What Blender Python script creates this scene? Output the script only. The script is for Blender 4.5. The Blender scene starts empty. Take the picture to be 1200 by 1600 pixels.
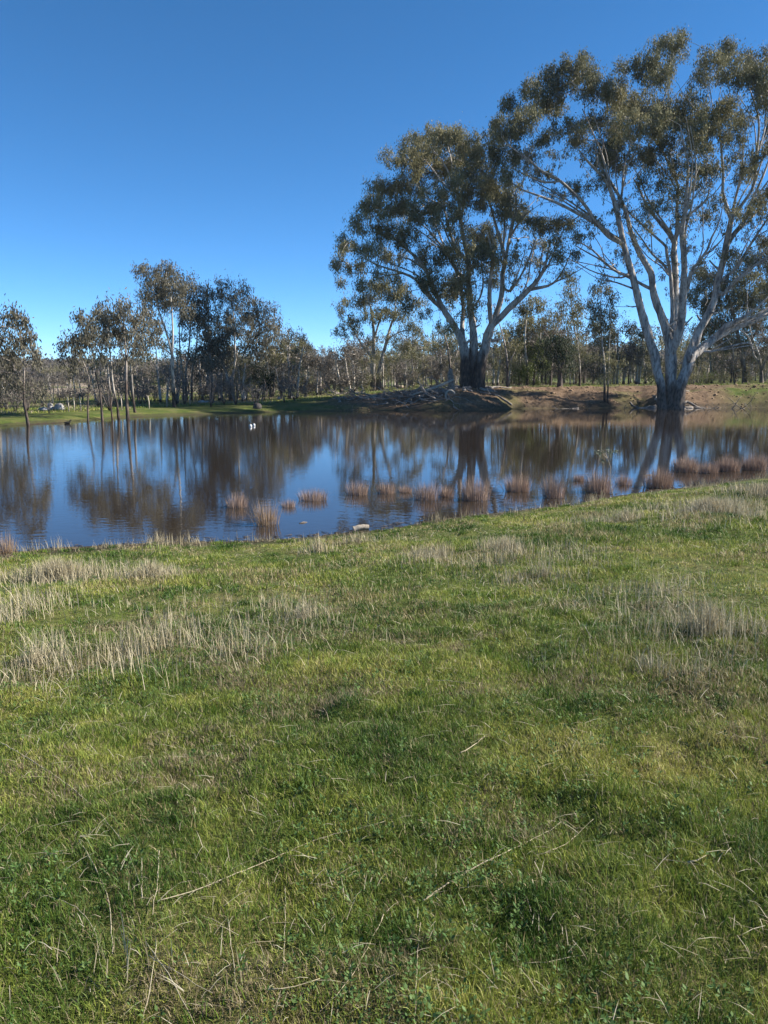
import bpy, math
import numpy as np
from mathutils import Vector

# ------------------------------------------------------------------ camera, sky, sun, exposure
S = bpy.context.scene
COL = S.collection
PITCH = math.radians(9.83)
CAMZ = 2.6
F = 1200.0
cam = bpy.data.objects.new('camera', bpy.data.cameras.new('camera'))
COL.objects.link(cam)
cam.location = (0, 0, CAMZ)
cam.rotation_euler = (math.radians(90) - PITCH, 0, 0)
cam.data.sensor_fit = 'VERTICAL'; cam.data.sensor_height = 36.0; cam.data.lens = 27.0
cam.data.clip_start = 0.05; cam.data.clip_end = 6000
S.camera = cam

SUN_EL = math.radians(34.0)
SUN_AZ = math.radians(87.0)          # clockwise from +Y (straight ahead) towards +X (right)
world = bpy.data.worlds.new("World"); S.world = world
world.use_nodes = True
wn = world.node_tree; wn.nodes.clear()
sky = wn.nodes.new('ShaderNodeTexSky'); sky.sky_type = 'NISHITA'; sky.sun_disc = False
sky.sun_elevation = SUN_EL; sky.sun_rotation = SUN_AZ
sky.air_density = 0.6; sky.dust_density = 0.0; sky.ozone_density = 5.0; sky.altitude = 2000
hs = wn.nodes.new('ShaderNodeHueSaturation'); hs.inputs['Saturation'].default_value = 1.15; hs.inputs['Hue'].default_value = .493
bg = wn.nodes.new('ShaderNodeBackground'); bg.inputs[1].default_value = 0.100
wo = wn.nodes.new('ShaderNodeOutputWorld')
wn.links.new(sky.outputs[0], hs.inputs['Color']); wn.links.new(hs.outputs[0], bg.inputs[0]); wn.links.new(bg.outputs[0], wo.inputs[0])

sl = bpy.data.lights.new('sun', 'SUN'); sl.energy = 5.0; sl.angle = math.radians(0.55); sl.color = (1.0, 0.93, 0.82)
sun = bpy.data.objects.new('sun', sl); COL.objects.link(sun)
sd = Vector((math.sin(SUN_AZ)*math.cos(SUN_EL), math.cos(SUN_AZ)*math.cos(SUN_EL), math.sin(SUN_EL)))
sun.rotation_euler = sd.to_track_quat('Z', 'Y').to_euler(); sun.location = sd*50
S.view_settings.view_transform = 'Standard'; S.view_settings.look = 'None'
S.view_settings.exposure = 1.2; S.view_settings.gamma = 1.0
S.render.engine = 'CYCLES'
S.cycles.max_bounces = 6; S.cycles.diffuse_bounces = 3; S.cycles.glossy_bounces = 3; S.cycles.transparent_max_bounces = 8

rng = np.random.RandomState(7)

# ------------------------------------------------------------------ helpers
CAM = np.array([0, 0, CAMZ])
FW = np.array([0, math.cos(PITCH), -math.sin(PITCH)]); UP = np.array([0, math.sin(PITCH), math.cos(PITCH)])
def ray(px, py): return FW + (px-600)/F*np.array([1., 0, 0]) + (800-py)/F*UP
def at(px, py, Y):                       # the point seen at a photo pixel, Y metres ahead
    d = ray(px, py); return CAM + d*(Y/d[1])
def onz(px, py, z=0.0):
    d = ray(px, py); return CAM + d*((z-CAMZ)/d[2])

def vnoise(x, y, seed=0):
    x = np.asarray(x, float); y = np.asarray(y, float)
    xi = np.floor(x).astype(np.int64); yi = np.floor(y).astype(np.int64)
    fx = x-xi; fy = y-yi
    fx = fx*fx*(3-2*fx); fy = fy*fy*(3-2*fy)
    def h(a, b):
        n = (a*374761393 + b*668265263 + seed*1442695041) & 0xffffffff
        n = ((n ^ (n >> 13))*1274126177) & 0xffffffff
        return ((n ^ (n >> 16)) & 0xffff)/65535.0
    return (h(xi, yi)*(1-fx)+h(xi+1, yi)*fx)*(1-fy)+(h(xi, yi+1)*(1-fx)+h(xi+1, yi+1)*fx)*fy
def fbm(x, y, seed=0, o=4):
    s = 0; a = .5; t = 0
    for i in range(o):
        s = s + a*vnoise(x*2**i, y*2**i, seed+i*17); t += a; a *= .5
    return s/t
def sstep(x, a, b):
    t = np.clip((x-a)/(b-a), 0, 1); return t*t*(3-2*t)

def mesh_obj(name, verts, faces, mat, parent=None, fattr=None, vattr=None, smooth=False):
    """faces: list of (n, k) index arrays (k = 3 or 4)"""
    me = bpy.data.meshes.new(name)
    verts = np.asarray(verts, np.float32)
    me.vertices.add(len(verts)); me.vertices.foreach_set('co', verts.ravel())
    faces = [np.asarray(f, np.int32) for f in faces if len(f)]
    nl = sum(f.size for f in faces); nf = sum(len(f) for f in faces)
    me.loops.add(nl); me.polygons.add(nf)
    me.loops.foreach_set('vertex_index', np.concatenate([f.ravel() for f in faces]))
    tot = np.concatenate([np.full(len(f), f.shape[1], np.int32) for f in faces])
    st = np.concatenate([[0], np.cumsum(tot)[:-1]]).astype(np.int32)
    me.polygons.foreach_set('loop_start', st)
    if smooth: me.polygons.foreach_set('use_smooth', np.ones(nf, bool))
    for (nm, arr) in (fattr or {}).items():
        arr = np.asarray(arr, np.float32)
        if arr.ndim == 1:
            a = me.attributes.new(nm, 'FLOAT', 'FACE'); a.data.foreach_set('value', arr)
        else:
            a = me.attributes.new(nm, 'FLOAT_COLOR', 'FACE')
            a.data.foreach_set('color', np.hstack([arr, np.ones((len(arr), 1), np.float32)]).ravel())
    for (nm, arr) in (vattr or {}).items():
        arr = np.asarray(arr, np.float32)
        if arr.ndim == 1:
            a = me.attributes.new(nm, 'FLOAT', 'POINT'); a.data.foreach_set('value', arr)
        else:
            a = me.attributes.new(nm, 'FLOAT_COLOR', 'POINT')
            a.data.foreach_set('color', np.hstack([arr, np.ones((len(arr), 1), np.float32)]).ravel())
    me.update(calc_edges=True)
    if mat: me.materials.append(mat)
    o = bpy.data.objects.new(name, me); COL.objects.link(o)
    if parent: o.parent = parent
    return o
def tag(o, label=None, cat=None, group=None, kind=None):
    if label: o['label'] = label
    if cat: o['category'] = cat
    if group: o['group'] = group
    if kind: o['kind'] = kind
    return o
def empty(name, loc, label, cat, group=None):
    o = bpy.data.objects.new(name, None); COL.objects.link(o); o.location = tuple(loc); o.empty_display_size = .3
    return tag(o, label, cat, group)

class Geo:
    def __init__(s): s.v = []; s.q = []; s.t = []; s.n = 0; s.va = []
    def add(s, v, q=None, t=None, va=None):
        v = np.asarray(v, float)
        if q is not None and len(q): s.q.append(np.asarray(q)+s.n)
        if t is not None and len(t): s.t.append(np.asarray(t)+s.n)
        s.v.append(v); s.n += len(v)
        if va is not None: s.va.append(np.full(len(v), va) if np.isscalar(va) else va)
    def build(s, name, mat, parent=None, smooth=True, aname=None):
        f = []
        if s.q: f.append(np.concatenate(s.q))
        if s.t: f.append(np.concatenate(s.t))
        return mesh_obj(name, np.concatenate(s.v), f, mat, parent, smooth=smooth,
                        vattr={aname: np.concatenate(s.va)} if aname and s.va else None)

def tube(g, P, R, sides=6, jitter=0.0, cap=True, rs=rng, va=None):
    P = np.asarray(P, float); R = np.asarray(R, float); n = len(P)
    T = np.gradient(P, axis=0); T /= np.linalg.norm(T, axis=1, keepdims=True)+1e-9
    m = np.abs(T.mean(0)); ref = np.zeros(3); ref[np.argmin(m)] = 1
    A = np.cross(T, ref); A /= np.linalg.norm(A, axis=1, keepdims=True)+1e-9
    B = np.cross(T, A)
    an = np.arange(sides)*2*math.pi/sides
    rr = R[:, None]*(1+jitter*rs.uniform(-1, 1, (n, sides)))
    V = P[:, None, :]+rr[..., None]*(np.cos(an)[None, :, None]*A[:, None, :]+np.sin(an)[None, :, None]*B[:, None, :])
    V = V.reshape(-1, 3)
    i = np.arange(n-1)[:, None]*sides; j = np.arange(sides)[None, :]; k = (j+1) % sides
    q = np.stack([i+j, i+k, i+sides+k, i+sides+j], -1).reshape(-1, 4)
    t = []
    if cap:
        V = np.vstack([V, P[-1]+T[-1]*R[-1]*.5, P[0]])
        jj = np.arange(sides); kk = (jj+1) % sides
        t = np.vstack([np.stack([(n-1)*sides+jj, (n-1)*sides+kk, np.full(sides, n*sides)], -1),
                       np.stack([kk, jj, np.full(sides, n*sides+1)], -1)])
    g.add(V, q, t, va)

# ------------------------------------------------------------------ materials
def mat(name):
    m = bpy.data.materials.new(name); m.use_nodes = True; nt = m.node_tree; nt.nodes.clear()
    out = nt.nodes.new('ShaderNodeOutputMaterial')
    def N(t, **kw):
        n = nt.nodes.new('ShaderNode'+t)
        for k, v in kw.items():
            if k in n.inputs: n.inputs[k].default_value = v
            else: setattr(n, k, v)
        return n
    L = lambda a, b: nt.links.new(a, b)
    return m, nt, out, N, L
def ramp(N, L, src, stops):
    r = N('ValToRGB'); cr = r.color_ramp
    while len(cr.elements) < len(stops): cr.elements.new(.5)
    for e, (p, c) in zip(cr.elements, stops): e.position = p; e.color = (*c, 1)
    L(src, r.inputs[0]); return r

def leaf_mat(name, stops, trans=.28):
    m, nt, out, N, L = mat(name)
    a = N('Attribute', attribute_name='tint'); oi = N('ObjectInfo')
    ad = N('Math', operation='MULTIPLY_ADD'); L(oi.outputs['Random'], ad.inputs[0]); ad.inputs[1].default_value = .25
    L(a.outputs['Fac'], ad.inputs[2])
    sb = N('Math', operation='SUBTRACT'); L(ad.outputs[0], sb.inputs[0]); sb.inputs[1].default_value = .12
    r = ramp(N, L, sb.outputs[0], stops)
    d = N('BsdfPrincipled', Roughness=.62); d.inputs['Specular IOR Level'].default_value = .18
    L(r.outputs[0], d.inputs['Base Color'])
    t = N('BsdfTranslucent'); L(r.outputs[0], t.inputs[0])
    mx = N('MixShader'); mx.inputs[0].default_value = trans
    L(d.outputs[0], mx.inputs[1]); L(t.outputs[0], mx.inputs[2]); L(mx.outputs[0], out.inputs[0])
    return m
LEAF = leaf_mat('gum_leaves', [(0, (.078, .080, .042)), (.35, (.150, .145, .074)), (.65, (.215, .20, .10)), (1, (.30, .26, .145))])
LEAFY = leaf_mat('yellow_green_leaves', [(0, (.05, .062, .02)), (.5, (.10, .125, .03)), (1, (.17, .18, .05))])
LEAFG = leaf_mat('grey_brown_leaves', [(0, (.075, .066, .054)), (.5, (.145, .125, .105)), (1, (.24, .21, .18))])
LEAFD = leaf_mat('dark_leaves', [(0, (.012, .022, .014)), (.5, (.03, .045, .022)), (1, (.06, .075, .035))])

LEAFL = leaf_mat('dull_grey_leaves', [(0, (.055, .054, .038)), (.4, (.105, .098, .068)), (.7, (.155, .142, .100)), (1, (.22, .195, .14))])

def bark_mat(name, dark_h, pale=(.50, .46, .42), pale2=(.30, .28, .27), dark=(.055, .043, .036), patch=.5):
    m, nt, out, N, L = mat(name)
    tc = N('TexCoord'); sp = N('SeparateXYZ'); L(tc.outputs['Object'], sp.inputs[0])
    mp = N('Mapping'); mp.inputs['Scale'].default_value = (1, 1, .28); L(tc.outputs['Object'], mp.inputs[0])
    n1 = N('TexNoise', Scale=2.2, Detail=6.0, Roughness=.65); L(mp.outputs[0], n1.inputs['Vector'])
    n2 = N('TexNoise', Scale=9.0, Detail=4.0); L(mp.outputs[0], n2.inputs['Vector'])
    r1 = ramp(N, L, n1.outputs['Fac'], [(.40, pale2), (.5, pale), (.62, tuple(c*1.15 for c in pale)), (.74, (.30, .22, .16))])
    # height where the rough dark butt of the trunk ends
    ma = N('Math', operation='MULTIPLY_ADD'); L(n1.outputs['Fac'], ma.inputs[0]); ma.inputs[1].default_value = -dark_h*2.2
    L(sp.outputs['Z'], ma.inputs[2])
    mr = N('MapRange'); mr.interpolation_type = 'SMOOTHSTEP'
    L(ma.outputs[0], mr.inputs['Value']); mr.inputs['From Min'].default_value = -dark_h*.35; mr.inputs['From Max'].default_value = dark_h*.12
    r2 = ramp(N, L, n2.outputs['Fac'], [(.3, tuple(c*.5 for c in dark)), (.55, dark), (.8, (.16, .10, .075))])
    mx = N('MixRGB'); L(mr.outputs[0], mx.inputs[0]); L(r2.outputs[0], mx.inputs[1]); L(r1.outputs[0], mx.inputs[2])
    r3 = ramp(N, L, n2.outputs['Fac'], [(.36, (.45, .42, .40)), (.48, (.95, .95, .95)), (.7, (1.12, 1.1, 1.05))])
    mm = N('MixRGB', blend_type='MULTIPLY'); mm.inputs[0].default_value = .85; L(mx.outputs[0], mm.inputs[1]); L(r3.outputs[0], mm.inputs[2])
    b = N('BsdfPrincipled', Roughness=.75); b.inputs['Specular IOR Level'].default_value = .2
    L(mm.outputs[0], b.inputs['Base Color'])
    mb = N('Mapping'); mb.inputs['Scale'].default_value = (7, 7, 1.2); L(tc.outputs['Object'], mb.inputs[0])
    n3 = N('TexNoise', Scale=2.0, Detail=5.0); L(mb.outputs[0], n3.inputs['Vector'])
    bp = N('Bump', Strength=.7, Distance=.06); L(n3.outputs['Fac'], bp.inputs['Height']); L(bp.outputs[0], b.inputs['Normal'])
    L(b.outputs[0], out.inputs[0]); return m
BARK_BIG = bark_mat('redgum_bark', 3.3, pale=(.44, .39, .34), pale2=(.24, .22, .20))
BARK_WATER = bark_mat('water_gum_bark', 2.0, pale=(.43, .39, .35), pale2=(.17, .16, .15), dark=(.12, .10, .085))
BARK = bark_mat('gum_bark', 1.6, pale=(.42, .38, .33), pale2=(.20, .18, .16))
BARK_DARK = bark_mat('dark_bark', 2.6, pale=(.32, .28, .25), pale2=(.17, .145, .13), dark=(.085, .068, .058))
BARK_GREY = bark_mat('grey_twig_bark', .3, pale=(.20, .165, .15), pale2=(.13, .11, .10))

def plain_noise(name, stops, scale=4, rough=.9, bump=.3, dist=.02, spec=.2, stretch=None, trans=0):
    m, nt, out, N, L = mat(name)
    tc = N('TexCoord'); mp = N('Mapping'); L(tc.outputs['Object'], mp.inputs[0])
    if stretch: mp.inputs['Scale'].default_value = stretch
    n = N('TexNoise', Scale=scale, Detail=6.0, Roughness=.65); L(mp.outputs[0], n.inputs['Vector'])
    r = ramp(N, L, n.outputs['Fac'], stops)
    b = N('BsdfPrincipled', Roughness=rough); b.inputs['Specular IOR Level'].default_value = spec
    L(r.outputs[0], b.inputs['Base Color'])
    bp = N('Bump', Strength=bump, Distance=dist); L(n.outputs['Fac'], bp.inputs['Height']); L(bp.outputs[0], b.inputs['Normal'])
    L(b.outputs[0], out.inputs[0]); return m
WOOD = plain_noise('bleached_wood', [(.3, (.16, .13, .10)), (.5, (.42, .36, .29)), (.7, (.60, .55, .46))], 6, stretch=(1, 1, 1))
WOOD_LOG = plain_noise('bleached_log', [(.3, (.20, .165, .13)), (.55, (.40, .35, .28)), (.72, (.16, .13, .10))], 9)
WOOD_END = plain_noise('log_end_grain', [(.3, (.05, .04, .03)), (.7, (.12, .09, .07))], 20)
DRIFT = plain_noise('driftwood', [(.3, (.09, .075, .065)), (.5, (.22, .19, .165)), (.7, (.42, .37, .32))], 3)
ROCK = plain_noise('granite', [(.3, (.16, .15, .14)), (.5, (.33, .31, .29)), (.7, (.48, .46, .43))], 3, bump=.6, dist=.05)
STRAWM = plain_noise('dry_stem', [(.3, (.24, .20, .13)), (.6, (.42, .37, .26))], 12, rough=.8)
WHITE = plain_noise('white_plastic', [(.3, (.45, .45, .44)), (.7, (.58, .58, .56))], 5, rough=.4, bump=.05, spec=.5)
WIRE = plain_noise('old_wire', [(.3, (.2, .19, .18)), (.7, (.3, .29, .28))], 5, rough=.5)

def blade_mat(name, trans=.25, rough=.55, spec=.3):
    m, nt, out, N, L = mat(name)
    a = N('Attribute', attribute_name='col')
    d = N('BsdfPrincipled', Roughness=rough); d.inputs['Specular IOR Level'].default_value = spec
    L(a.outputs['Color'], d.inputs['Base Color'])
    t = N('BsdfTranslucent'); L(a.outputs['Color'], t.inputs[0])
    mx = N('MixShader'); mx.inputs[0].default_value = trans
    L(d.outputs[0], mx.inputs[1]); L(t.outputs[0], mx.inputs[2]); L(mx.outputs[0], out.inputs[0]); return m
BLADE = blade_mat('grass_blade', .26); DRY = blade_mat('dry_blade', .15, .7, .15); WEEDM = blade_mat('weed_leaf', .2, .6, .2)

# ------------------------------------------------------------------ the lie of the land (radial about the near bank)
near_px = [(-500, 905), (-200, 882), (0, 868), (100, 860), (200, 853), (300, 848), (400, 843), (500, 836), (600, 823), (700, 810), (800, 798),
           (900, 785), (1000, 769), (1100, 757), (1200, 745), (1350, 730), (1600, 712)]
far_px = [(-500, 680), (-200, 672), (0, 666), (45, 663), (100, 660), (150, 656), (200, 652), (300, 648), (400, 645), (500, 643), (600, 641), (700, 642),
          (800, 639), (900, 638), (1000, 637), (1040, 638), (1200, 637), (1400, 636), (1600, 636)]
def radial(pts):
    th = []; r = []
    for p in pts:
        w = onz(*p); th.append(math.atan2(w[0], w[1])); r.append(math.hypot(w[0], w[1]))
    return np.array([-math.pi, -1.15]+th+[1.15, math.pi]), r
TN, RN_ = radial(near_px); RN_ = np.array([18, 18]+RN_+[52, 52])
TF, RF_ = radial(far_px); RF_ = np.array([19, 19]+RF_+[53, 53])
def px2th(p): return math.atan2((p-600)/F, math.cos(PITCH))
hbx = [px2th(p) for p in (-400, 250, 420, 520, 600, 680, 850, 1000, 1100, 1200, 1500)]
HB = [.30, .35, .50, .85, 1.25, 1.75, 1.80, 1.85, 1.95, 2.15, 2.3]
WBK = [3.5, 5, 8, 9, 8, 6, 6, 6, 6, 6, 6]
def height(x, y, detail=True):
    x = np.asarray(x, float); y = np.asarray(y, float)
    r = np.hypot(x, y); th = np.arctan2(x, y)
    rn = np.interp(th, TN, RN_)+ (fbm(x*.5, y*.5, 3)-.5)*.9
    rf = np.interp(th, TF, RF_)+ (fbm(x*.35, y*.35, 5)-.5)*1.3
    q = np.clip((rn-r)/rn, 0, 1)
    h_near = 1.0*(1-(1-q)**1.45)
    nearamp = sstep(q, 0, .15)
    h_near = h_near+nearamp*((fbm(x*.45, y*.45, 11)-.5)*.15)
    s = r-rf
    hb = np.interp(th, hbx, HB); wb = np.interp(th, hbx, WBK)
    k = np.clip(s/wb, 0, 1)
    prof = .55*(1-(1-np.clip(k*2.6, 0, 1))**1.6)+.45*k*k*(3-2*k)
    h_far = hb*prof+np.clip(s-wb, 0, 400)*.0035+ (fbm(x*.05, y*.05, 8)-.5)*.5*sstep(s, 10, 60)
    steep = np.interp(th, [px2th(430), px2th(600)], [0.15, 1])
    h_far = h_far+((fbm(x*.9, y*.9, 21)-.5)*.42+(fbm(x*2.6, y*2.6, 22)-.5)*.22)*steep*sstep(s, .2, 1.5)*(1-sstep(s, wb, wb*2.2))
    # a low wooded rise on the skyline
    h_far = h_far+sstep(r, 230, 520)*(14+10*np.exp(-((th-px2th(880))/.22)**2)-6*np.exp(-((th-px2th(300))/.3)**2))*fbm(x*.004+3, y*.004, 31)*1.15
    d = np.minimum(r-rn, rf-r)
    bed = -np.clip(d*.16, 0, 1.3)
    h = np.where(r < rn, h_near, np.where(r > rf, np.maximum(h_far, .01), bed))
    if detail: h = h+np.where(r < rn, ((fbm(x*2.6, y*2.6, 13, 3)-.5)*.08+(fbm(x*5.5, y*5.5, 14, 3)-.5)*.06)*nearamp, 0)
    return h
def H(x, y): return float(height(np.array([x]), np.array([y]))[0])
_S = np.geomspace(1.2, 600, 5000)
def hit(px, py):
    d = ray(px, py); P = CAM[None]+d[None]*_S[:, None]
    g = np.maximum(height(P[:, 0], P[:, 1]), 0)
    i = np.nonzero(P[:, 2] < g)[0]
    return P[i[0]] if len(i) else P[-1]

# ground sheet
tA = np.concatenate([np.linspace(-math.pi, -1.0, 60, endpoint=False), np.linspace(-1.0, 1.0, 820, endpoint=False), np.linspace(1.0, math.pi, 60, endpoint=False)])
rA = np.concatenate([np.geomspace(.25, 10, 110, endpoint=False), np.linspace(10, 38, 90, endpoint=False), np.linspace(38, 90, 190, endpoint=False), np.geomspace(90, 5000, 90)])
TT, RR = np.meshgrid(tA, rA)
gx = RR*np.sin(TT); gy = RR*np.cos(TT); gz = height(gx, gy)
nr, nc = RR.shape
V = np.stack([gx, gy, gz], -1).reshape(-1, 3); V = np.vstack([V, [0, 0, H(0, 0.01)]])
i = np.arange(nr-1)[:, None]*nc; j = np.arange(nc)[None, :]; k = (j+1) % nc
Q = np.stack([i+j, i+k, i+nc+k, i+nc+j], -1).reshape(-1, 4)
j = np.arange(nc); T3 = np.stack([(j+1) % nc, j, np.full(nc, nr*nc)], -1)
# bare earth: the eroded far bank and the muddy rims (a property of the soil there)
rfv = np.interp(TT, TF, RF_); rnv = np.interp(TT, TN, RN_)
s_ = RR-rfv
steep = np.interp(TT, [px2th(470), px2th(560), px2th(1090), px2th(1160)], [0.0, 1, 1, .45])
wbv = np.interp(TT, hbx, WBK)
earth = sstep(s_, -1, .5)*(1-sstep(s_, wbv+1.0, wbv+6.5))*steep
earth = np.clip(earth-.9*sstep(fbm(gx*.35, gy*.6, 41), .52, .68)*np.interp(TT, [px2th(1060), px2th(1150)], [.45, 1.]), 0, 1)
mud = (1-sstep(np.abs(RR-rnv), .4, 1.1))*.85+((RR > rnv+.2) & (RR < rfv-.2))*1.0+(np.abs(RR-rfv) < .7)*.6
mud = np.clip(mud, 0, 1)
straw = sstep(RR-rfv, 14, 45)*sstep(fbm(gx*.03, gy*.03, 51), .38, .55)*(1-sstep(TT, px2th(380), px2th(520)))
straw = np.clip(straw, 0, 1)
app = lambda a: np.append(a.ravel(), 0)
m, nt, out, N, L = mat('paddock')
GROUND = m
tc = N('TexCoord')
n1 = N('TexNoise', Scale=.9, Detail=8.0, Roughness=.7); L(tc.outputs['Object'], n1.inputs['Vector'])
n2 = N('TexNoise', Scale=14., Detail=6.0, Roughness=.7); L(tc.outputs['Object'], n2.inputs['Vector'])
n3 = N('TexNoise', Scale=2.5, Detail=8.0, Roughness=.75); L(tc.outputs['Object'], n3.inputs['Vector'])
ra = ramp(N, L, n1.outputs['Fac'], [(.35, (.055, .085, .014)), (.5, (.10, .125, .025)), (.66, (.17, .15, .06))])
rb = ramp(N, L, n2.outputs['Fac'], [(.3, (.35, .35, .35)), (.7, (1.35, 1.35, 1.35))])
mg = N('MixRGB', blend_type='MULTIPLY'); mg.inputs[0].default_value = .8; L(ra.outputs[0], mg.inputs[1]); L(rb.outputs[0], mg.inputs[2])
re = ramp(N, L, n3.outputs['Fac'], [(.3, (.055, .037, .024)), (.5, (.14, .092, .058)), (.7, (.25, .175, .11))])
rs_ = ramp(N, L, n3.outputs['Fac'], [(.3, (.20, .155, .115)), (.7, (.36, .29, .21))])
ae = N('Attribute', attribute_name='earth'); am = N('Attribute', attribute_name='mud'); as_ = N('Attribute', attribute_name='straw')
x1 = N('MixRGB'); L(as_.outputs['Fac'], x1.inputs[0]); L(mg.outputs[0], x1.inputs[1]); L(rs_.outputs[0], x1.inputs[2])
x2 = N('MixRGB'); L(ae.outputs['Fac'], x2.inputs[0]); L(x1.outputs[0], x2.inputs[1]); L(re.outputs[0], x2.inputs[2])
x3 = N('MixRGB'); L(am.outputs['Fac'], x3.inputs[0]); L(x2.outputs[0], x3.inputs[1]); x3.inputs[2].default_value = (.050, .038, .026, 1)
b = N('BsdfPrincipled', Roughness=.95); b.inputs['Specular IOR Level'].default_value = .15; L(x3.outputs[0], b.inputs['Base Color'])
bp = N('Bump', Strength=.8, Distance=.06); L(n2.outputs['Fac'], bp.inputs['Height']); L(bp.outputs[0], b.inputs['Normal']); L(b.outputs[0], out.inputs[0])
tag(mesh_obj('ground', V, [Q, T3], GROUND, vattr={'earth': app(earth), 'mud': app(mud), 'straw': app(straw)}, smooth=True), kind='structure')

# water
m, nt, out, N, L = mat('dam_water')
tc = N('TexCoord')
mp = N('Mapping'); mp.inputs['Scale'].default_value = (1.0, 1.6, 1); L(tc.outputs['Object'], mp.inputs[0])
w1 = N('TexNoise', Scale=3.2, Detail=3.0, Roughness=.5); L(mp.outputs[0], w1.inputs['Vector'])
w2 = N('TexNoise', Scale=.10, Detail=2.0); L(tc.outputs['Object'], w2.inputs['Vector'])
sp = N('SeparateXYZ'); L(tc.outputs['Object'], sp.inputs[0])
mr = N('MapRange'); L(sp.outputs['X'], mr.inputs['Value']); mr.inputs['From Min'].default_value = 2; mr.inputs['From Max'].default_value = -22
mr.inputs['To Min'].default_value = .28; mr.inputs['To Max'].default_value = 1.0
mw = N('Math', operation='MULTIPLY'); L(w2.outputs['Fac'], mw.inputs[0]); L(mr.outputs[0], mw.inputs[1])
bp = N('Bump', Distance=.011); L(mw.outputs[0], bp.inputs['Strength']); L(w1.outputs['Fac'], bp.inputs['Height'])
b = N('BsdfPrincipled', Roughness=.012, IOR=1.40); b.inputs['Base Color'].default_value = (.028, .021, .015, 1)
b.inputs['Specular IOR Level'].default_value = .5
L(bp.outputs[0], b.inputs['Normal']); L(b.outputs[0], out.inputs[0])
WATER = m
ang = np.linspace(-1.12, 1.12, 90)
wv = []; 
for a in ang:
    r0 = float(np.interp(a, TN, RN_))-1.2; r1 = float(np.interp(a, TF, RF_))+1.6
    wv += [(r0*math.sin(a), r0*math.cos(a), 0), (r1*math.sin(a), r1*math.cos(a), 0)]
kk = np.arange(len(ang)-1)*2
tag(mesh_obj('water', wv, [np.stack([kk, kk+2, kk+3, kk+1], -1)], WATER), kind='structure')

# ------------------------------------------------------------------ trees
def catmull(P, step):
    P = np.asarray(P, float)
    if len(P) < 3:
        L_ = np.linalg.norm(P[1, :3]-P[0, :3]); n = max(2, int(L_/step)+1)
        t = np.linspace(0, 1, n)[:, None]; return P[0]*(1-t)+P[1]*t
    E = np.vstack([2*P[0]-P[1], P, 2*P[-1]-P[-2]]); out = []
    for i in range(1, len(E)-2):
        n = max(1, int(np.linalg.norm(E[i+1, :3]-E[i, :3])/step))
        for t in np.arange(n)/n:
            out.append(.5*((2*E[i])+(-E[i-1]+E[i+1])*t+(2*E[i-1]-5*E[i]+4*E[i+1]-E[i+2])*t*t+(-E[i-1]+3*E[i]-3*E[i+1]+E[i+2])*t**3))
    out.append(E[-2]); return np.array(out)

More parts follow.
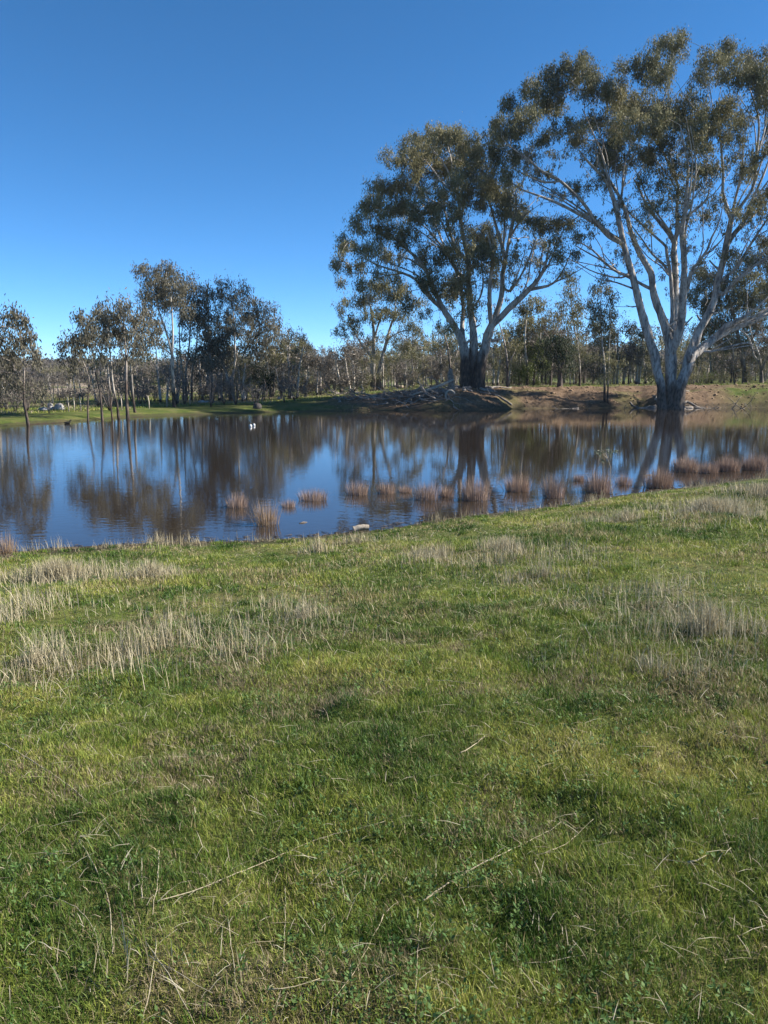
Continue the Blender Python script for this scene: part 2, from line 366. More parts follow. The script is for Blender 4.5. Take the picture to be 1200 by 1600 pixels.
class Skel:
    def __init__(s, rs): s.P = []; s.R = []; s.par = []; s.pl = []; s.fix = []; s.rs = rs
    def add(s, p, r, par, fix):
        s.P.append(np.asarray(p, float)); s.R.append(r); s.par.append(par); s.fix.append(fix)
        s.pl.append(0 if par < 0 else s.pl[par]+float(np.linalg.norm(s.P[-1]-s.P[par]))); return len(s.P)-1
    def limb(s, pts, par, step=.5):
        C = catmull(pts, step)
        for q in (C if par < 0 else C[1:]):
            par = s.add(q[:3], max(q[3], .012), par, True)
    def colonize(s, T, seglen=.75, r0=.011, bend=.35, power=2.25, side=.3):
        rs = s.rs
        P = np.array(s.P); d = np.array([np.min(np.linalg.norm(P-t, axis=1)) for t in T])
        order = np.argsort(d+rs.uniform(0, .4, len(d)))
        N_ = len(P); cap = N_+len(T)*14
        PP = np.zeros((cap, 3)); PP[:N_] = P; PL = np.zeros(cap); PL[:N_] = s.pl
        DD = np.zeros((cap, 3))
        for k in range(N_):
            if s.par[k] >= 0:
                v = P[k]-P[s.par[k]]; DD[k] = v/(np.linalg.norm(v)+1e-9)
            else: DD[k] = (0, 0, 1)
        ends = []
        for ti in order:
            t = T[ti]; n = len(s.P)
            V_ = t-PP[:n]; dist = np.linalg.norm(V_, axis=1)+1e-6
            al = (V_*DD[:n]).sum(1)/dist
            cost = dist*(1+bend*(1-al))+side*PL[:n]*.35+1.0*np.maximum(0, PP[:n, 2]-t[2]-.2)*.5
            j = int(np.argmin(cost)); p0 = PP[j].copy(); L_ = dist[j]
            k = max(1, int(round(L_/seglen)))
            c = p0+DD[j]*L_*.38+np.array([0, 0, .05*L_])
            prev = j; e = rs.normal(0, .05*min(L_, 2.5), (k+1, 3))
            for q in range(1, k+1):
                u = q/k; pt = (1-u)**2*p0+2*u*(1-u)*c+u*u*t+(e[q] if q < k else 0)
                idx = s.add(pt, r0, prev, False)
                PP[idx] = pt; PL[idx] = s.pl[idx]; v = pt-PP[prev]; DD[idx] = v/(np.linalg.norm(v)+1e-9); prev = idx
            ends.append(prev)
        A = np.zeros(len(s.P))
        hasch = np.zeros(len(s.P), bool)
        for k in range(len(s.P)):
            if s.par[k] >= 0: hasch[s.par[k]] = True
        A[~hasch] = r0**power
        for k in range(len(s.P)-1, -1, -1):
            if s.par[k] >= 0: A[s.par[k]] += A[k]*1.015
        for k in range(len(s.P)):
            if not s.fix[k]:
                r = A[k]**(1/power); p = s.par[k]
                s.R[k] = min(r, s.R[p]*(.8 if s.fix[p] else 1.0))
        return ends
    def mesh(s, g, thick_sides=9):
        n = len(s.P); P = np.array(s.P); R = np.array(s.R)
        main = np.full(n, -1); best = np.zeros(n)
        for k in range(n):
            p = s.par[k]
            if p >= 0:
                w = R[k]+(5 if (s.fix[k] and k == p+1) else 0)
                if w > best[p]: best[p] = w; main[p] = k
        for k in range(n):
            p = s.par[k]
            if p >= 0 and main[p] == k: continue
            ch = [] if p < 0 else [p]; q = k
            while q >= 0: ch.append(q); q = main[q]
            if len(ch) < 2: continue
            rr = R[ch].copy()
            if p >= 0: rr[0] = min(rr[0], rr[1]*1.25)
            sides = 4 if rr.max() < .035 else (6 if rr.max() < .12 else (thick_sides if rr.max() < .4 else 16))
            tube(g, P[ch], rr, sides, jitter=.10 if rr.max() > .12 else 0, rs=s.rs)

def leaves(T, tints, per, sig, ll, lw, rs, droop=.75, spray=11):
    # leaves hang in small sprays, the sprays gather round each twig end
    ns = max(1, per//spray); m_ = len(T)*ns
    u = rs.normal(0, 1, (m_, 3)); u /= np.linalg.norm(u, axis=1, keepdims=True)
    sg = np.repeat(rs.uniform(.55, 1.35, len(T)), ns)*sig
    S_ = np.repeat(T, ns, 0)+u*(rs.uniform(0, 1, m_)**.5*sg)[:, None]*[1, 1, .75]-[0, 0, .12*sig]
    st = np.repeat(tints, ns)+rs.normal(0, .09, m_)
    n = m_*spray; f = sig/.6
    hang = rs.uniform(.10, .34, m_)*f
    C = np.repeat(S_, spray, 0)+rs.normal(0, 1, (n, 3))*np.stack([np.full(n, .11*f), np.full(n, .11*f), np.repeat(hang, spray)], -1)
    tt = np.repeat(st, spray)
    D = rs.normal(0, 1, (n, 3)); D /= np.linalg.norm(D, axis=1, keepdims=True)
    D = D*(1-droop)+np.array([0, 0, -1])*droop*rs.uniform(.3, 1.2, (n, 1)); D /= np.linalg.norm(D, axis=1, keepdims=True)
    W = np.cross(D, rs.normal(0, 1, (n, 3))); W /= np.linalg.norm(W, axis=1, keepdims=True)
    l = ll*rs.uniform(.6, 1.35, n)[:, None]; w = lw*rs.uniform(.7, 1.3, n)[:, None]
    V = np.stack([C, C+D*l*.45+W*w*.5, C+D*l, C+D*l*.45-W*w*.5], 1).reshape(-1, 3)
    Q = np.arange(n*4).reshape(-1, 4)
    return V, Q, np.clip(tt+rs.normal(0, .05, n), 0, 1)

def pick_targets(clumps, Y, base, rs, dens, depth, tintbase=.45, zfloor=None):
    T = []; tn = []
    for c in clumps:
        cx, cy, rx, ry = c[:4]; w = c[4] if len(c) > 4 else 1.0
        sc = Y/F
        rxm = rx*sc; rym = ry*sc; rz = max(rxm, rym)*.9
        n = max(2, int(round(math.pi*rxm*rym*dens*w*(1+.35*rz))))
        dz = c[5] if len(c) > 5 else rs.uniform(-1, 1)*depth
        u = rs.normal(0, 1, (n, 3)); u /= np.linalg.norm(u, axis=1, keepdims=True)
        rad = rs.uniform(0, 1, n)**(1/2.4)
        c0 = at(cx, cy, Y+dz)
        # keep clumps where the picture has them, whatever their depth
        Tn = c0+u*rad[:, None]*np.array([rxm, rz, rym])
        T.append(Tn); tn.append(np.clip(tintbase+rs.uniform(-.22, .25)+rs.normal(0, .07, n), 0, 1))
    return np.concatenate(T)-base, np.concatenate(tn)

def make_tree(name, label, Y, basepx, limbs, clumps, leafm, barkm, seed, dens=1.5, per=85, sig=.55, ll=.20, lw=.055, depth=3.0,
              group=None, tintbase=.45, scale_r=1.0, base=None, droop=.7, flare=1.35, side=.3):
    rs = np.random.RandomState(seed)
    p = at(basepx[0], basepx[1], Y); bx, by = p[0], Y
    
    for _ in range(12):                          # keep the foot on dry ground
        if H(bx, by) > .06: break
        by += .25; bx = p[0]*by/Y
    bz = H(bx, by); base = np.array([bx, by, bz])
    sk = Skel(rs); px = []                       # px positions of the nodes, for attaching limbs
    sc = Y/F
    node_px = []; node_dz = []
    for li, lb in enumerate(limbs):
        root = lb[0][0] == 'root'
        pts = lb[1:] if root else lb
        pts = np.array(pts, float)
        if root:
            par = -1; dz0 = 0.0 if li == 0 else rs.uniform(-.3, .3)
        else:
            d = [math.hypot(a-pts[0, 0], b_-pts[0, 1]) for a, b_ in node_px]; par = int(np.argmin(d)); dz0 = node_dz[par]
        Lm = sum(math.hypot(*(pts[k+1, :2]-pts[k, :2])) for k in range(len(pts)-1))*sc
        dze = rs.uniform(-.5, .5)*Lm*(.12 if root else 1.0)
        W = []; acc = 0
        for k in range(len(pts)):
            if k: acc += math.hypot(*(pts[k, :2]-pts[k-1, :2]))*sc
            dz = dz0+dze*(acc/max(Lm, 1e-3))
            w = at(pts[k, 0], pts[k, 1], Y+dz)-base
            W.append([*w, pts[k, 2]*sc*scale_r, pts[k, 0], pts[k, 1], dz])
        W = np.array(W)
        if root:
            W[0, 2] = -.35; W[0, 3] *= flare
            if W[1, 2] < .1: W[1, 2] = .12
            # butt flare
            W = np.insert(W, 1, W[0]*.45+W[1]*.55, 0); W[1, 2] = .15; W[1, 3] = W[2, 3]*(1+(flare-1)*.8)
        else:
            W[0, :3] = sk.P[par]
        C = catmull(W, .45)
        st = 0 if par < 0 else 1
        for q in C[st:]:
            par = sk.add(q[:3], max(q[3], .012), par, True); node_px.append((q[4], q[5])); node_dz.append(q[6])
    T, tn = pick_targets(clumps, Y, base, rs, dens, depth, tintbase)
    n0 = len(T)
    if len(limbs) > 20:                           # bare inner twigs with a few leaves, as on old red gums
        idx = [k for k in range(len(sk.P)) if .05 < sk.R[k] < .28 and sk.P[k][2] > 4]
        pick = np.array([sk.P[idx[rs.randint(len(idx))]] for _ in range(480)])
        T = np.vstack([T, pick+rs.normal(0, 1, (480, 3))*[1.0, 1.0, .7]+[0, 0, 1.0]]); tn = np.append(tn, np.full(480, .45))
    sk.colonize(T, side=side, r0=.015 if Y < 72 and len(clumps) > 30 else .012)
    g = Geo(); sk.mesh(g)
    if len(limbs) > 20:
        idx = [k for k in range(len(sk.P)) if sk.fix[k] and sk.R[k] > .09 and sk.P[k][2] > 3]
        for _ in range(26):                       # broken stubs
            k = idx[rs.randint(len(idx))]; d_ = rs.normal(0, 1, 3)*[1, 1, .4]+[0, 0, .5]; d_ /= np.linalg.norm(d_); L_ = rs.uniform(.3, 1.3)+sk.R[k]
            rr = sk.R[k]*rs.uniform(.25, .45); q0 = sk.P[k]
            tube(g, np.array([q0, q0+d_*L_*.5, q0+d_*L_+[0, 0, .1*L_]]), [rr*1.2, rr*.9, rr*.6], 6, .15, rs=rs)
    e = empty(name, base, label, 'tree', group)
    if len(limbs) > 20:
        for q in range(11):                       # exposed roots following the bank
            a0 = q*2*math.pi/11+rs.uniform(-.25, .25); P_ = []; rr = []
            for u in np.linspace(.35, 1, 9)*rs.uniform(2.0, 4.6):
                a0 += rs.normal(0, .10); xx_, yy_ = u*math.cos(a0), u*math.sin(a0)
                P_.append((xx_, yy_, H(bx+xx_, by+yy_)-bz+.10*(1-u/5))); rr.append(.16*(1-u/5.2)+.015)
            gr = Geo(); tube(gr, np.array(P_), rr, 7, .12, rs=rs); gr.build('root', DRIFT, e)
    g.build('trunk', barkm, e)
    V, Qd, ti = leaves(T[:n0], tn[:n0], per, sig, ll, lw, rs, droop)
    if len(T) > n0:
        V2, Q2, t2 = leaves(T[n0:], tn[n0:], 22, sig*.6, ll, lw, rs, droop); Qd = np.vstack([Qd, Q2+len(V)]); V = np.vstack([V, V2]); ti = np.append(ti, t2)
    mesh_obj('crown', V, [Qd], leafm, e, fattr={'tint': ti})
    return e

R_ = ('root',)
# --- the big middle red gum on the bank
M_limbs = [
 [R_, (729, 611, 13), (728, 590, 11), (728, 572, 10.5), (727, 552, 10), (724, 540, 8), (715, 520, 6.5), (705, 502, 6), (692, 482, 5), (682, 460, 4), (675, 445, 4), (665, 422, 3.5), (650, 402, 3), (630, 385, 2.2), (607, 362, 1.6), (592, 345, 1)],
 [R_, (748, 611, 12), (749, 590, 11), (751, 570, 10.5), (757, 548, 9), (762, 524, 8), (769, 507, 7), (776, 490, 5.5), (782, 470, 5), (785, 450, 4.6), (785, 430, 4.2), (790, 405, 4), (786, 390, 3.6), (780, 370, 3), (772, 342, 2.3), (765, 317, 1.8), (755, 303, 1.2)],
 [R_, (738, 611, 12), (739, 590, 10), (740, 565, 10), (740, 540, 8), (739, 512, 7), (735, 485, 6), (732, 440, 5), (732, 410, 4.4), (726, 380, 3.8), (720, 345, 3), (715, 300, 2.3), (707, 282, 1.8), (697, 262, 1.4), (690, 248, 1)],
 [(692, 482, 4), (678, 472, 3.3), (665, 457, 3), (650, 437, 2.6), (630, 427, 2.2), (607, 420, 1.8), (585, 412, 1.4), (567, 402, .9)],
 [(630, 427, 1.6), (607, 430, 1.3), (592, 434, 1), (575, 445, .8)],
 [(665, 422, 2.2), (655, 415, 1.8), (640, 405, 1.5), (622, 402, 1)],
 [(725, 540, 6), (722, 512, 4.5), (724, 485, 3.6), (722, 462, 3), (715, 430, 2.5), (700, 400, 2.2), (690, 375, 1.8), (680, 350, 1.3), (668, 325, 1)],
 [(732, 440, 3.6), (717, 427, 3.2), (700, 397, 2.6), (682, 375, 2), (670, 360, 1.5), (652, 345, 1)],
 [(732, 410, 3.6), (715, 392, 3.3), (707, 375, 2.8), (700, 350, 2.2), (692, 325, 1.6), (675, 313, 1.1)],
 [(720, 345, 2), (724, 320, 1.6), (722, 290, 1.2), (728, 260, .8)],
 [(707, 282, 1.4), (706, 255, 1.1), (700, 230, .7)],
 [(715, 300, 1.6), (698, 292, 1.3), (680, 270, 1), (665, 250, .7)],
 [(769, 507, 5), (766, 495, 4.6), (765, 462, 4), (766, 437, 3.4), (769, 412, 2.8), (768, 390, 2), (760, 360, 1.3)],
 [(790, 405, 3), (796, 372, 2.8), (802, 350, 2.3), (807, 325, 1.8), (806, 300, 1.1)],
 [(796, 372, 2), (815, 342, 1.7), (828, 330, 1)],
 [(786, 390, 2), (788, 360, 1.8), (789, 330, 1.5), (794, 303, .9)],
 [(785, 450, 3.4), (797, 455, 3), (807, 442, 2.4), (817, 425, 1.9), (830, 395, 1.4), (837, 373, .9)],
 [(769, 509, 6), (782, 497, 5.6), (795, 482, 5.6), (812, 467, 5.4), (827, 452, 4.5), (842, 435, 3.4), (852, 415, 2.6), (857, 390, 1.6), (860, 370, 1)],
 [(827, 452, 3.4), (847, 449, 2.8), (865, 442, 2.2), (880, 422, 1.5), (890, 400, .9)],
 [(812, 467, 2), (824, 440, 1.6), (829, 410, 1.3), (838, 378, .9)],
 [(842, 435, 1.7), (846, 405, 1.2), (850, 375, .8)],
 [(735, 485, 2.2), (750, 465, 1.9), (755, 440, 1.5), (752, 410, 1)],
]
def extra_limbs(L_, first, seed, copies, spread):
    # secondary limbs that part from the traced ones part-way up
    r_ = np.random.RandomState(seed); out = list(L_)
    for lb in L_[first:]:
        pts = [p for p in lb if p[0] != 'root']
        for c in range(copies):
            k0 = r_.randint(0, max(1, len(pts)-2)); sub = pts[k0:]; o = r_.uniform(-1, 1, 2)*spread*[1, .5]; m_ = len(sub)
            out.append([(p[0]+o[0]*(i/(m_-1))**1.1, p[1]+o[1]*(i/(m_-1)), max(p[2]*(.55 if i else .6), .45)) for i, p in enumerate(sub)])
    return out
M_limbs = extra_limbs(M_limbs, 3, 41, 1, 42)
M_cl = [(685, 212, 36, 15, 1.2), (655, 228, 34, 18), (720, 222, 34, 17), (745, 237, 28, 18), (640, 255, 32, 18), (690, 255, 48, 24), (740, 265, 32, 24), (612, 248, 13, 11),
 (600, 290, 28, 15, 1.3), (640, 290, 36, 18), (700, 300, 40, 22, .8), (750, 300, 28, 24), (585, 322, 24, 16, 1.3), (620, 328, 34, 18, 1.3), (660, 330, 32, 20), (700, 345, 28, 18, .7),
 (560, 350, 20, 13), (600, 362, 28, 16), (640, 372, 26, 16, .9), (540, 380, 22, 13), (575, 392, 22, 15), (610, 400, 20, 14), (532, 410, 14, 14), (555, 420, 18, 11), (535, 438, 10, 10, .8),
 (600, 432, 28, 9, .8), (568, 442, 16, 9), (650, 400, 20, 12, .7), (690, 402, 26, 18, .8), (668, 440, 22, 20, 1.1), (698, 455, 22, 26, .9), (752, 370, 34, 22, 1.3), (755, 400, 28, 18, 1.2),
 (772, 430, 20, 18, .7), (722, 435, 22, 26, .8), (642, 472, 16, 12), (660, 490, 12, 10, .6), (790, 325, 24, 22, .8), (815, 335, 22, 17, .8), (830, 402, 22, 13, .45), (870, 400, 20, 16, .5),
 (892, 425, 14, 12, .6), (800, 400, 18, 18, .4), (742, 482, 18, 22, .5), (700, 505, 16, 12, .6), (765, 290, 20, 18), (790, 298, 26, 20), (810, 430, 18, 12, .35), (850, 375, 22, 12, .6), (715, 380, 20, 18, .7)]
make_tree('gum_tree', 'large spreading red gum with stout dark base, left of the biggest tree', 71.5, (738, 610),
          M_limbs, M_cl, LEAF, BARK_BIG, 11, dens=2.6, per=154, depth=5.5, sig=.60, scale_r=.80, flare=1.2, ll=.21, lw=.062)

# --- the biggest tree, at the water's edge on the right
T_limbs = [
 [R_, (1038, 632, 11), (1033, 605, 8), (1027, 580, 8), (1022, 553, 8.6), (1013, 524, 8), (1000, 478, 7), (990, 437, 6.2), (980, 403, 5.6), (972, 370, 5), (965, 335, 4.4), (955, 300, 3.6), (944, 279, 2.8), (920, 254, 2), (905, 235, 1)],
 [R_, (1048, 632, 14), (1048, 600, 10.5), (1048, 565, 10.5), (1046, 537, 9.5), (1037, 503, 8), (1022, 462, 6.6), (1017, 427, 5.8), (1000, 397, 5), (986, 363, 4.2), (979, 335, 3.7), (969, 310, 3), (955, 286, 2.6), (937, 258, 1.9), (930, 232, 1)],
 [R_, (1056, 632, 12), (1064, 600, 9.5), (1073, 578, 10), (1078, 558, 10.5), (1086, 535, 9), (1093, 515, 7.6), (1105, 495, 6.8), (1116, 469, 6.2), (1120, 446, 6), (1129, 412, 5.8), (1135, 384, 5.8), (1140, 356, 5), (1143, 341, 4.6), (1137, 328, 3.4), (1133, 315, 3), (1129, 300, 2.8), (1130, 279, 2.4), (1128, 244, 1.9), (1126, 216, 1.5), (1120, 180, .9)],
 [(1047, 545, 8.5), (1053, 500, 7.5), (1055, 463, 6.8), (1055, 422, 6), (1053, 394, 5.6), (1054, 378, 4.8), (1045, 365, 4), (1032, 349, 3.4), (1020, 334, 2.9), (1009, 319, 2.4), (1002, 302, 1.9), (990, 279, 1.2)],
 [(1049, 560, 8), (1063, 513, 7.5), (1067, 463, 6.6), (1069, 422, 5.4), (1068, 394, 4.8), (1065, 371, 4), (1066, 350, 3.4), (1070, 330, 3), (1073, 300, 2.4), (1075, 260, 1.9), (1070, 230, 1.4), (1062, 195, .8)],
 [(970, 380, 4.6), (952, 370, 4), (932, 350, 3.4), (902, 333, 2.9), (870, 317, 2.4), (845, 307, 1.9), (815, 296, 1.4), (800, 286, .9)],
 [(972, 378, 4.4), (948, 362, 3.8), (930, 345, 3.4), (915, 322, 3), (895, 300, 2.8), (875, 283, 2.6), (850, 271, 2.2), (835, 257, 1.8), (805, 237, 1.3), (793, 223, .8)],
 [(875, 283, 2), (850, 285, 1.5), (825, 275, 1.1), (800, 262, .7)],
 [(985, 425, 3.4), (978, 430, 3), (960, 422, 2.4), (945, 410, 2), (925, 390, 1.5), (895, 373, 1)],
 [(988, 450, 2), (965, 442, 1.4), (950, 438, 1.1), (935, 420, .7)],
 [(1019, 452, 3.6), (1010, 448, 3), (990, 437, 2.7), (965, 424, 2.2), (940, 407, 1.7), (915, 393, 1.3), (900, 384, .8)],
 [(1003, 480, 1.3), (988, 480, .9), (978, 477, .6)],
 [(1054, 380, 4), (1058, 360, 3.8), (1058, 337, 3.4), (1058, 315, 3), (1060, 293, 2.8), (1049, 265, 2.4), (1039, 244, 2.1), (1028, 223, 1.7), (1011, 209, 1.3), (997, 195, .8)],
 [(1056, 375, 3), (1069, 343, 2.7), (1084, 330, 2.3), (1101, 315, 1.9), (1108, 300, 1.4), (1113, 275, .9)],
 [(1053, 437, 3), (1045, 427, 2.7), (1036, 412, 2.4), (1019, 397, 1.9), (1004, 375, 1.5), (985, 350, .9)],
 [(1068, 460, 4.4), (1074, 452, 3.6), (1079, 427, 3), (1090, 411, 2.4), (1105, 390, 2), (1112, 371, 1.7), (1120, 356, 1.4), (1127, 334, .9)],
 [(1097, 401, 1.7), (1112, 392, 1.2), (1131, 371, .8)],
 [(1143, 341, 3.4), (1150, 334, 3), (1161, 317, 2.7), (1172, 302, 2.4), (1179, 286, 2.3), (1182, 244, 2), (1186, 195, 1.7), (1179, 160, 1.3), (1168, 132, .8)],
 [(1144, 338, 2.7), (1149, 310, 2.3), (1155, 285, 1.9), (1160, 250, 1.4), (1161, 212, .8)],
 [(1136, 380, 4.4), (1148, 364, 4), (1159, 351, 3.8), (1167, 337, 3.4), (1172, 320, 3), (1182, 298, 2.5), (1195, 268, 2), (1207, 232, 1.4), (1213, 200, .8)],
 [(1118, 463, 4.2), (1131, 459, 3.8), (1146, 441, 3.4), (1163, 429, 3), (1178, 416, 2.5), (1193, 405, 2), (1218, 385, 1.4), (1240, 350, .9)],
 [(1121, 441, 3.4), (1135, 432, 3), (1150, 420, 2.8), (1160, 405, 2.5), (1169, 388, 2.3), (1180, 371, 1.9), (1193, 351, 1.5), (1213, 325, 1.2), (1235, 290, .8)],
 [(1080, 556, 9), (1092, 548, 8.4), (1101, 541, 7.8), (1116, 529, 7.4), (1135, 518, 7), (1157, 508, 6.4), (1178, 501, 5.6), (1197, 491, 4.8), (1230, 478, 3.6), (1260, 455, 2.6), (1285, 420, 1.6)],
 [(1116, 527, 5.6), (1135, 509, 5), (1150, 502, 3.8), (1169, 491, 2.9), (1182, 482, 2), (1200, 463, 1.2)],
 [(1092, 552, 3), (1110, 549, 2.5), (1127, 545, 2.2), (1150, 539, 1.8), (1168, 536, 1.2), (1190, 545, .8)],
 [(955, 300, 2.6), (948, 270, 2), (940, 240, 1.7), (925, 205, 1.3), (910, 170, .9)],
 [(965, 335, 2.8), (972, 300, 2.2), (975, 260, 1.8), (985, 225, 1.3), (980, 190, .8)],
 [(1028, 223, 1.4), (1030, 180, 1.1), (1045, 130, .9), (1052, 85, .6)],
 [(1126, 216, 1.2), (1115, 175, 1), (1108, 130, .7)],
 [(1182, 244, 1.6), (1195, 200, 1.3), (1195, 150, 1), (1185, 105, .7)],
]
T_limbs = extra_limbs(T_limbs, 3, 43, 2, 50)
T_cl = [(900, 105, 36, 16, 1.2), (868, 128, 34, 20), (830, 140, 22, 16), (803, 160, 16, 16), (825, 178, 24, 18), (932, 130, 30, 20), (960, 150, 26, 22), (855, 158, 34, 18),
 (1008, 110, 38, 16, 1.2), (1040, 122, 20, 14), (1050, 66, 26, 13), (1066, 50, 13, 9), (1028, 70, 15, 9), (1052, 88, 18, 10, .7),
 (990, 163, 42, 20), (1030, 172, 38, 18), (1062, 186, 34, 17), (1000, 192, 44, 18), (960, 190, 28, 18, .8), (1108, 100, 22, 20), (1097, 122, 18, 15, .8), (1143, 78, 24, 14), (1180, 92, 26, 20),
 (1190, 118, 30, 20), (1150, 112, 26, 18), (1120, 175, 44, 12, 1.2), (1160, 190, 22, 13), (1200, 152, 22, 22), (1215, 192, 22, 22), (1198, 232, 20, 20, .7), (925, 190, 28, 12), (903, 216, 22, 16, .8),
 (940, 236, 34, 16), (960, 252, 28, 18, 1.3), (1040, 222, 26, 20, .8), (1077, 226, 26, 20), (1102, 205, 28, 20), (1110, 250, 24, 20, .7), (1050, 262, 28, 16, .7), (1090, 290, 24, 18, .6), (1020, 282, 26, 14, .6),
 (795, 200, 26, 16, 1.2), (775, 216, 17, 18), (790, 240, 26, 15, 1.2), (820, 247, 26, 14), (800, 270, 20, 13), (845, 268, 16, 9), (768, 192, 10, 8), (860, 205, 22, 12, .5), (900, 290, 18, 9, 1.2), (868, 300, 16, 7),
 (860, 352, 28, 12, 1.5), (840, 340, 17, 9), (886, 346, 22, 10), (908, 366, 22, 11, .6), (862, 372, 18, 7, .6), (922, 340, 15, 8, .7), (900, 395, 20, 9, .4), (1162, 272, 16, 16, .8), (1183, 322, 17, 16, .5), (1050, 302, 20, 14, .5),
 (1108, 340, 13, 9, 1.2), (1130, 310, 16, 14, .4), (975, 330, 16, 12, .4), (1000, 360, 18, 12, .35), (1010, 240, 22, 18, .6), (1140, 150, 22, 12, .5), (980, 215, 26, 14, .8), (870, 240, 18, 12, .4), (1140, 240, 16, 14, .6),
 (1250, 120, 36, 30), (1262, 200, 36, 30), (1250, 280, 34, 30, .8), (1290, 250, 30, 30), (1235, 350, 26, 22, .7), (1280, 330, 30, 24), (1285, 410, 30, 22), (1245, 420, 20, 14, .5), (1200, 340, 18, 14, .4), (1190, 460, 15, 9, .4),
 (950, 222, 24, 14, .7), (1002, 240, 24, 16, .7), (1080, 152, 26, 14, .8), (1128, 205, 24, 14, .7), (1088, 256, 22, 14, .7), (1025, 322, 22, 14, .5), (1065, 340, 20, 14, .4), (940, 282, 22, 12, .5), (1178, 255, 22, 18, .7),
 (1155, 335, 22, 14, .5), (1180, 372, 22, 14, .6), (1195, 300, 20, 20, .7), (882, 192, 22, 14, .7), (845, 215, 22, 12, .7), (975, 105, 16, 10, .7), (1090, 320, 20, 12, .4), (1005, 335, 18, 12, .4), (1150, 215, 18, 14, .7), (960, 400, 20, 10, .3), (1110, 400, 18, 12, .3), (1150, 390, 18, 10, .4)]
make_tree('gum_tree', 'biggest tree, many pale limbs fanning from one trunk at the right water edge', 67.3, (1048, 630),
          T_limbs, T_cl, LEAF, BARK_WATER, 23, dens=2.7, per=154, depth=6.0, sig=.60, tintbase=.5, scale_r=.80, flare=1.32, ll=.21, lw=.062)

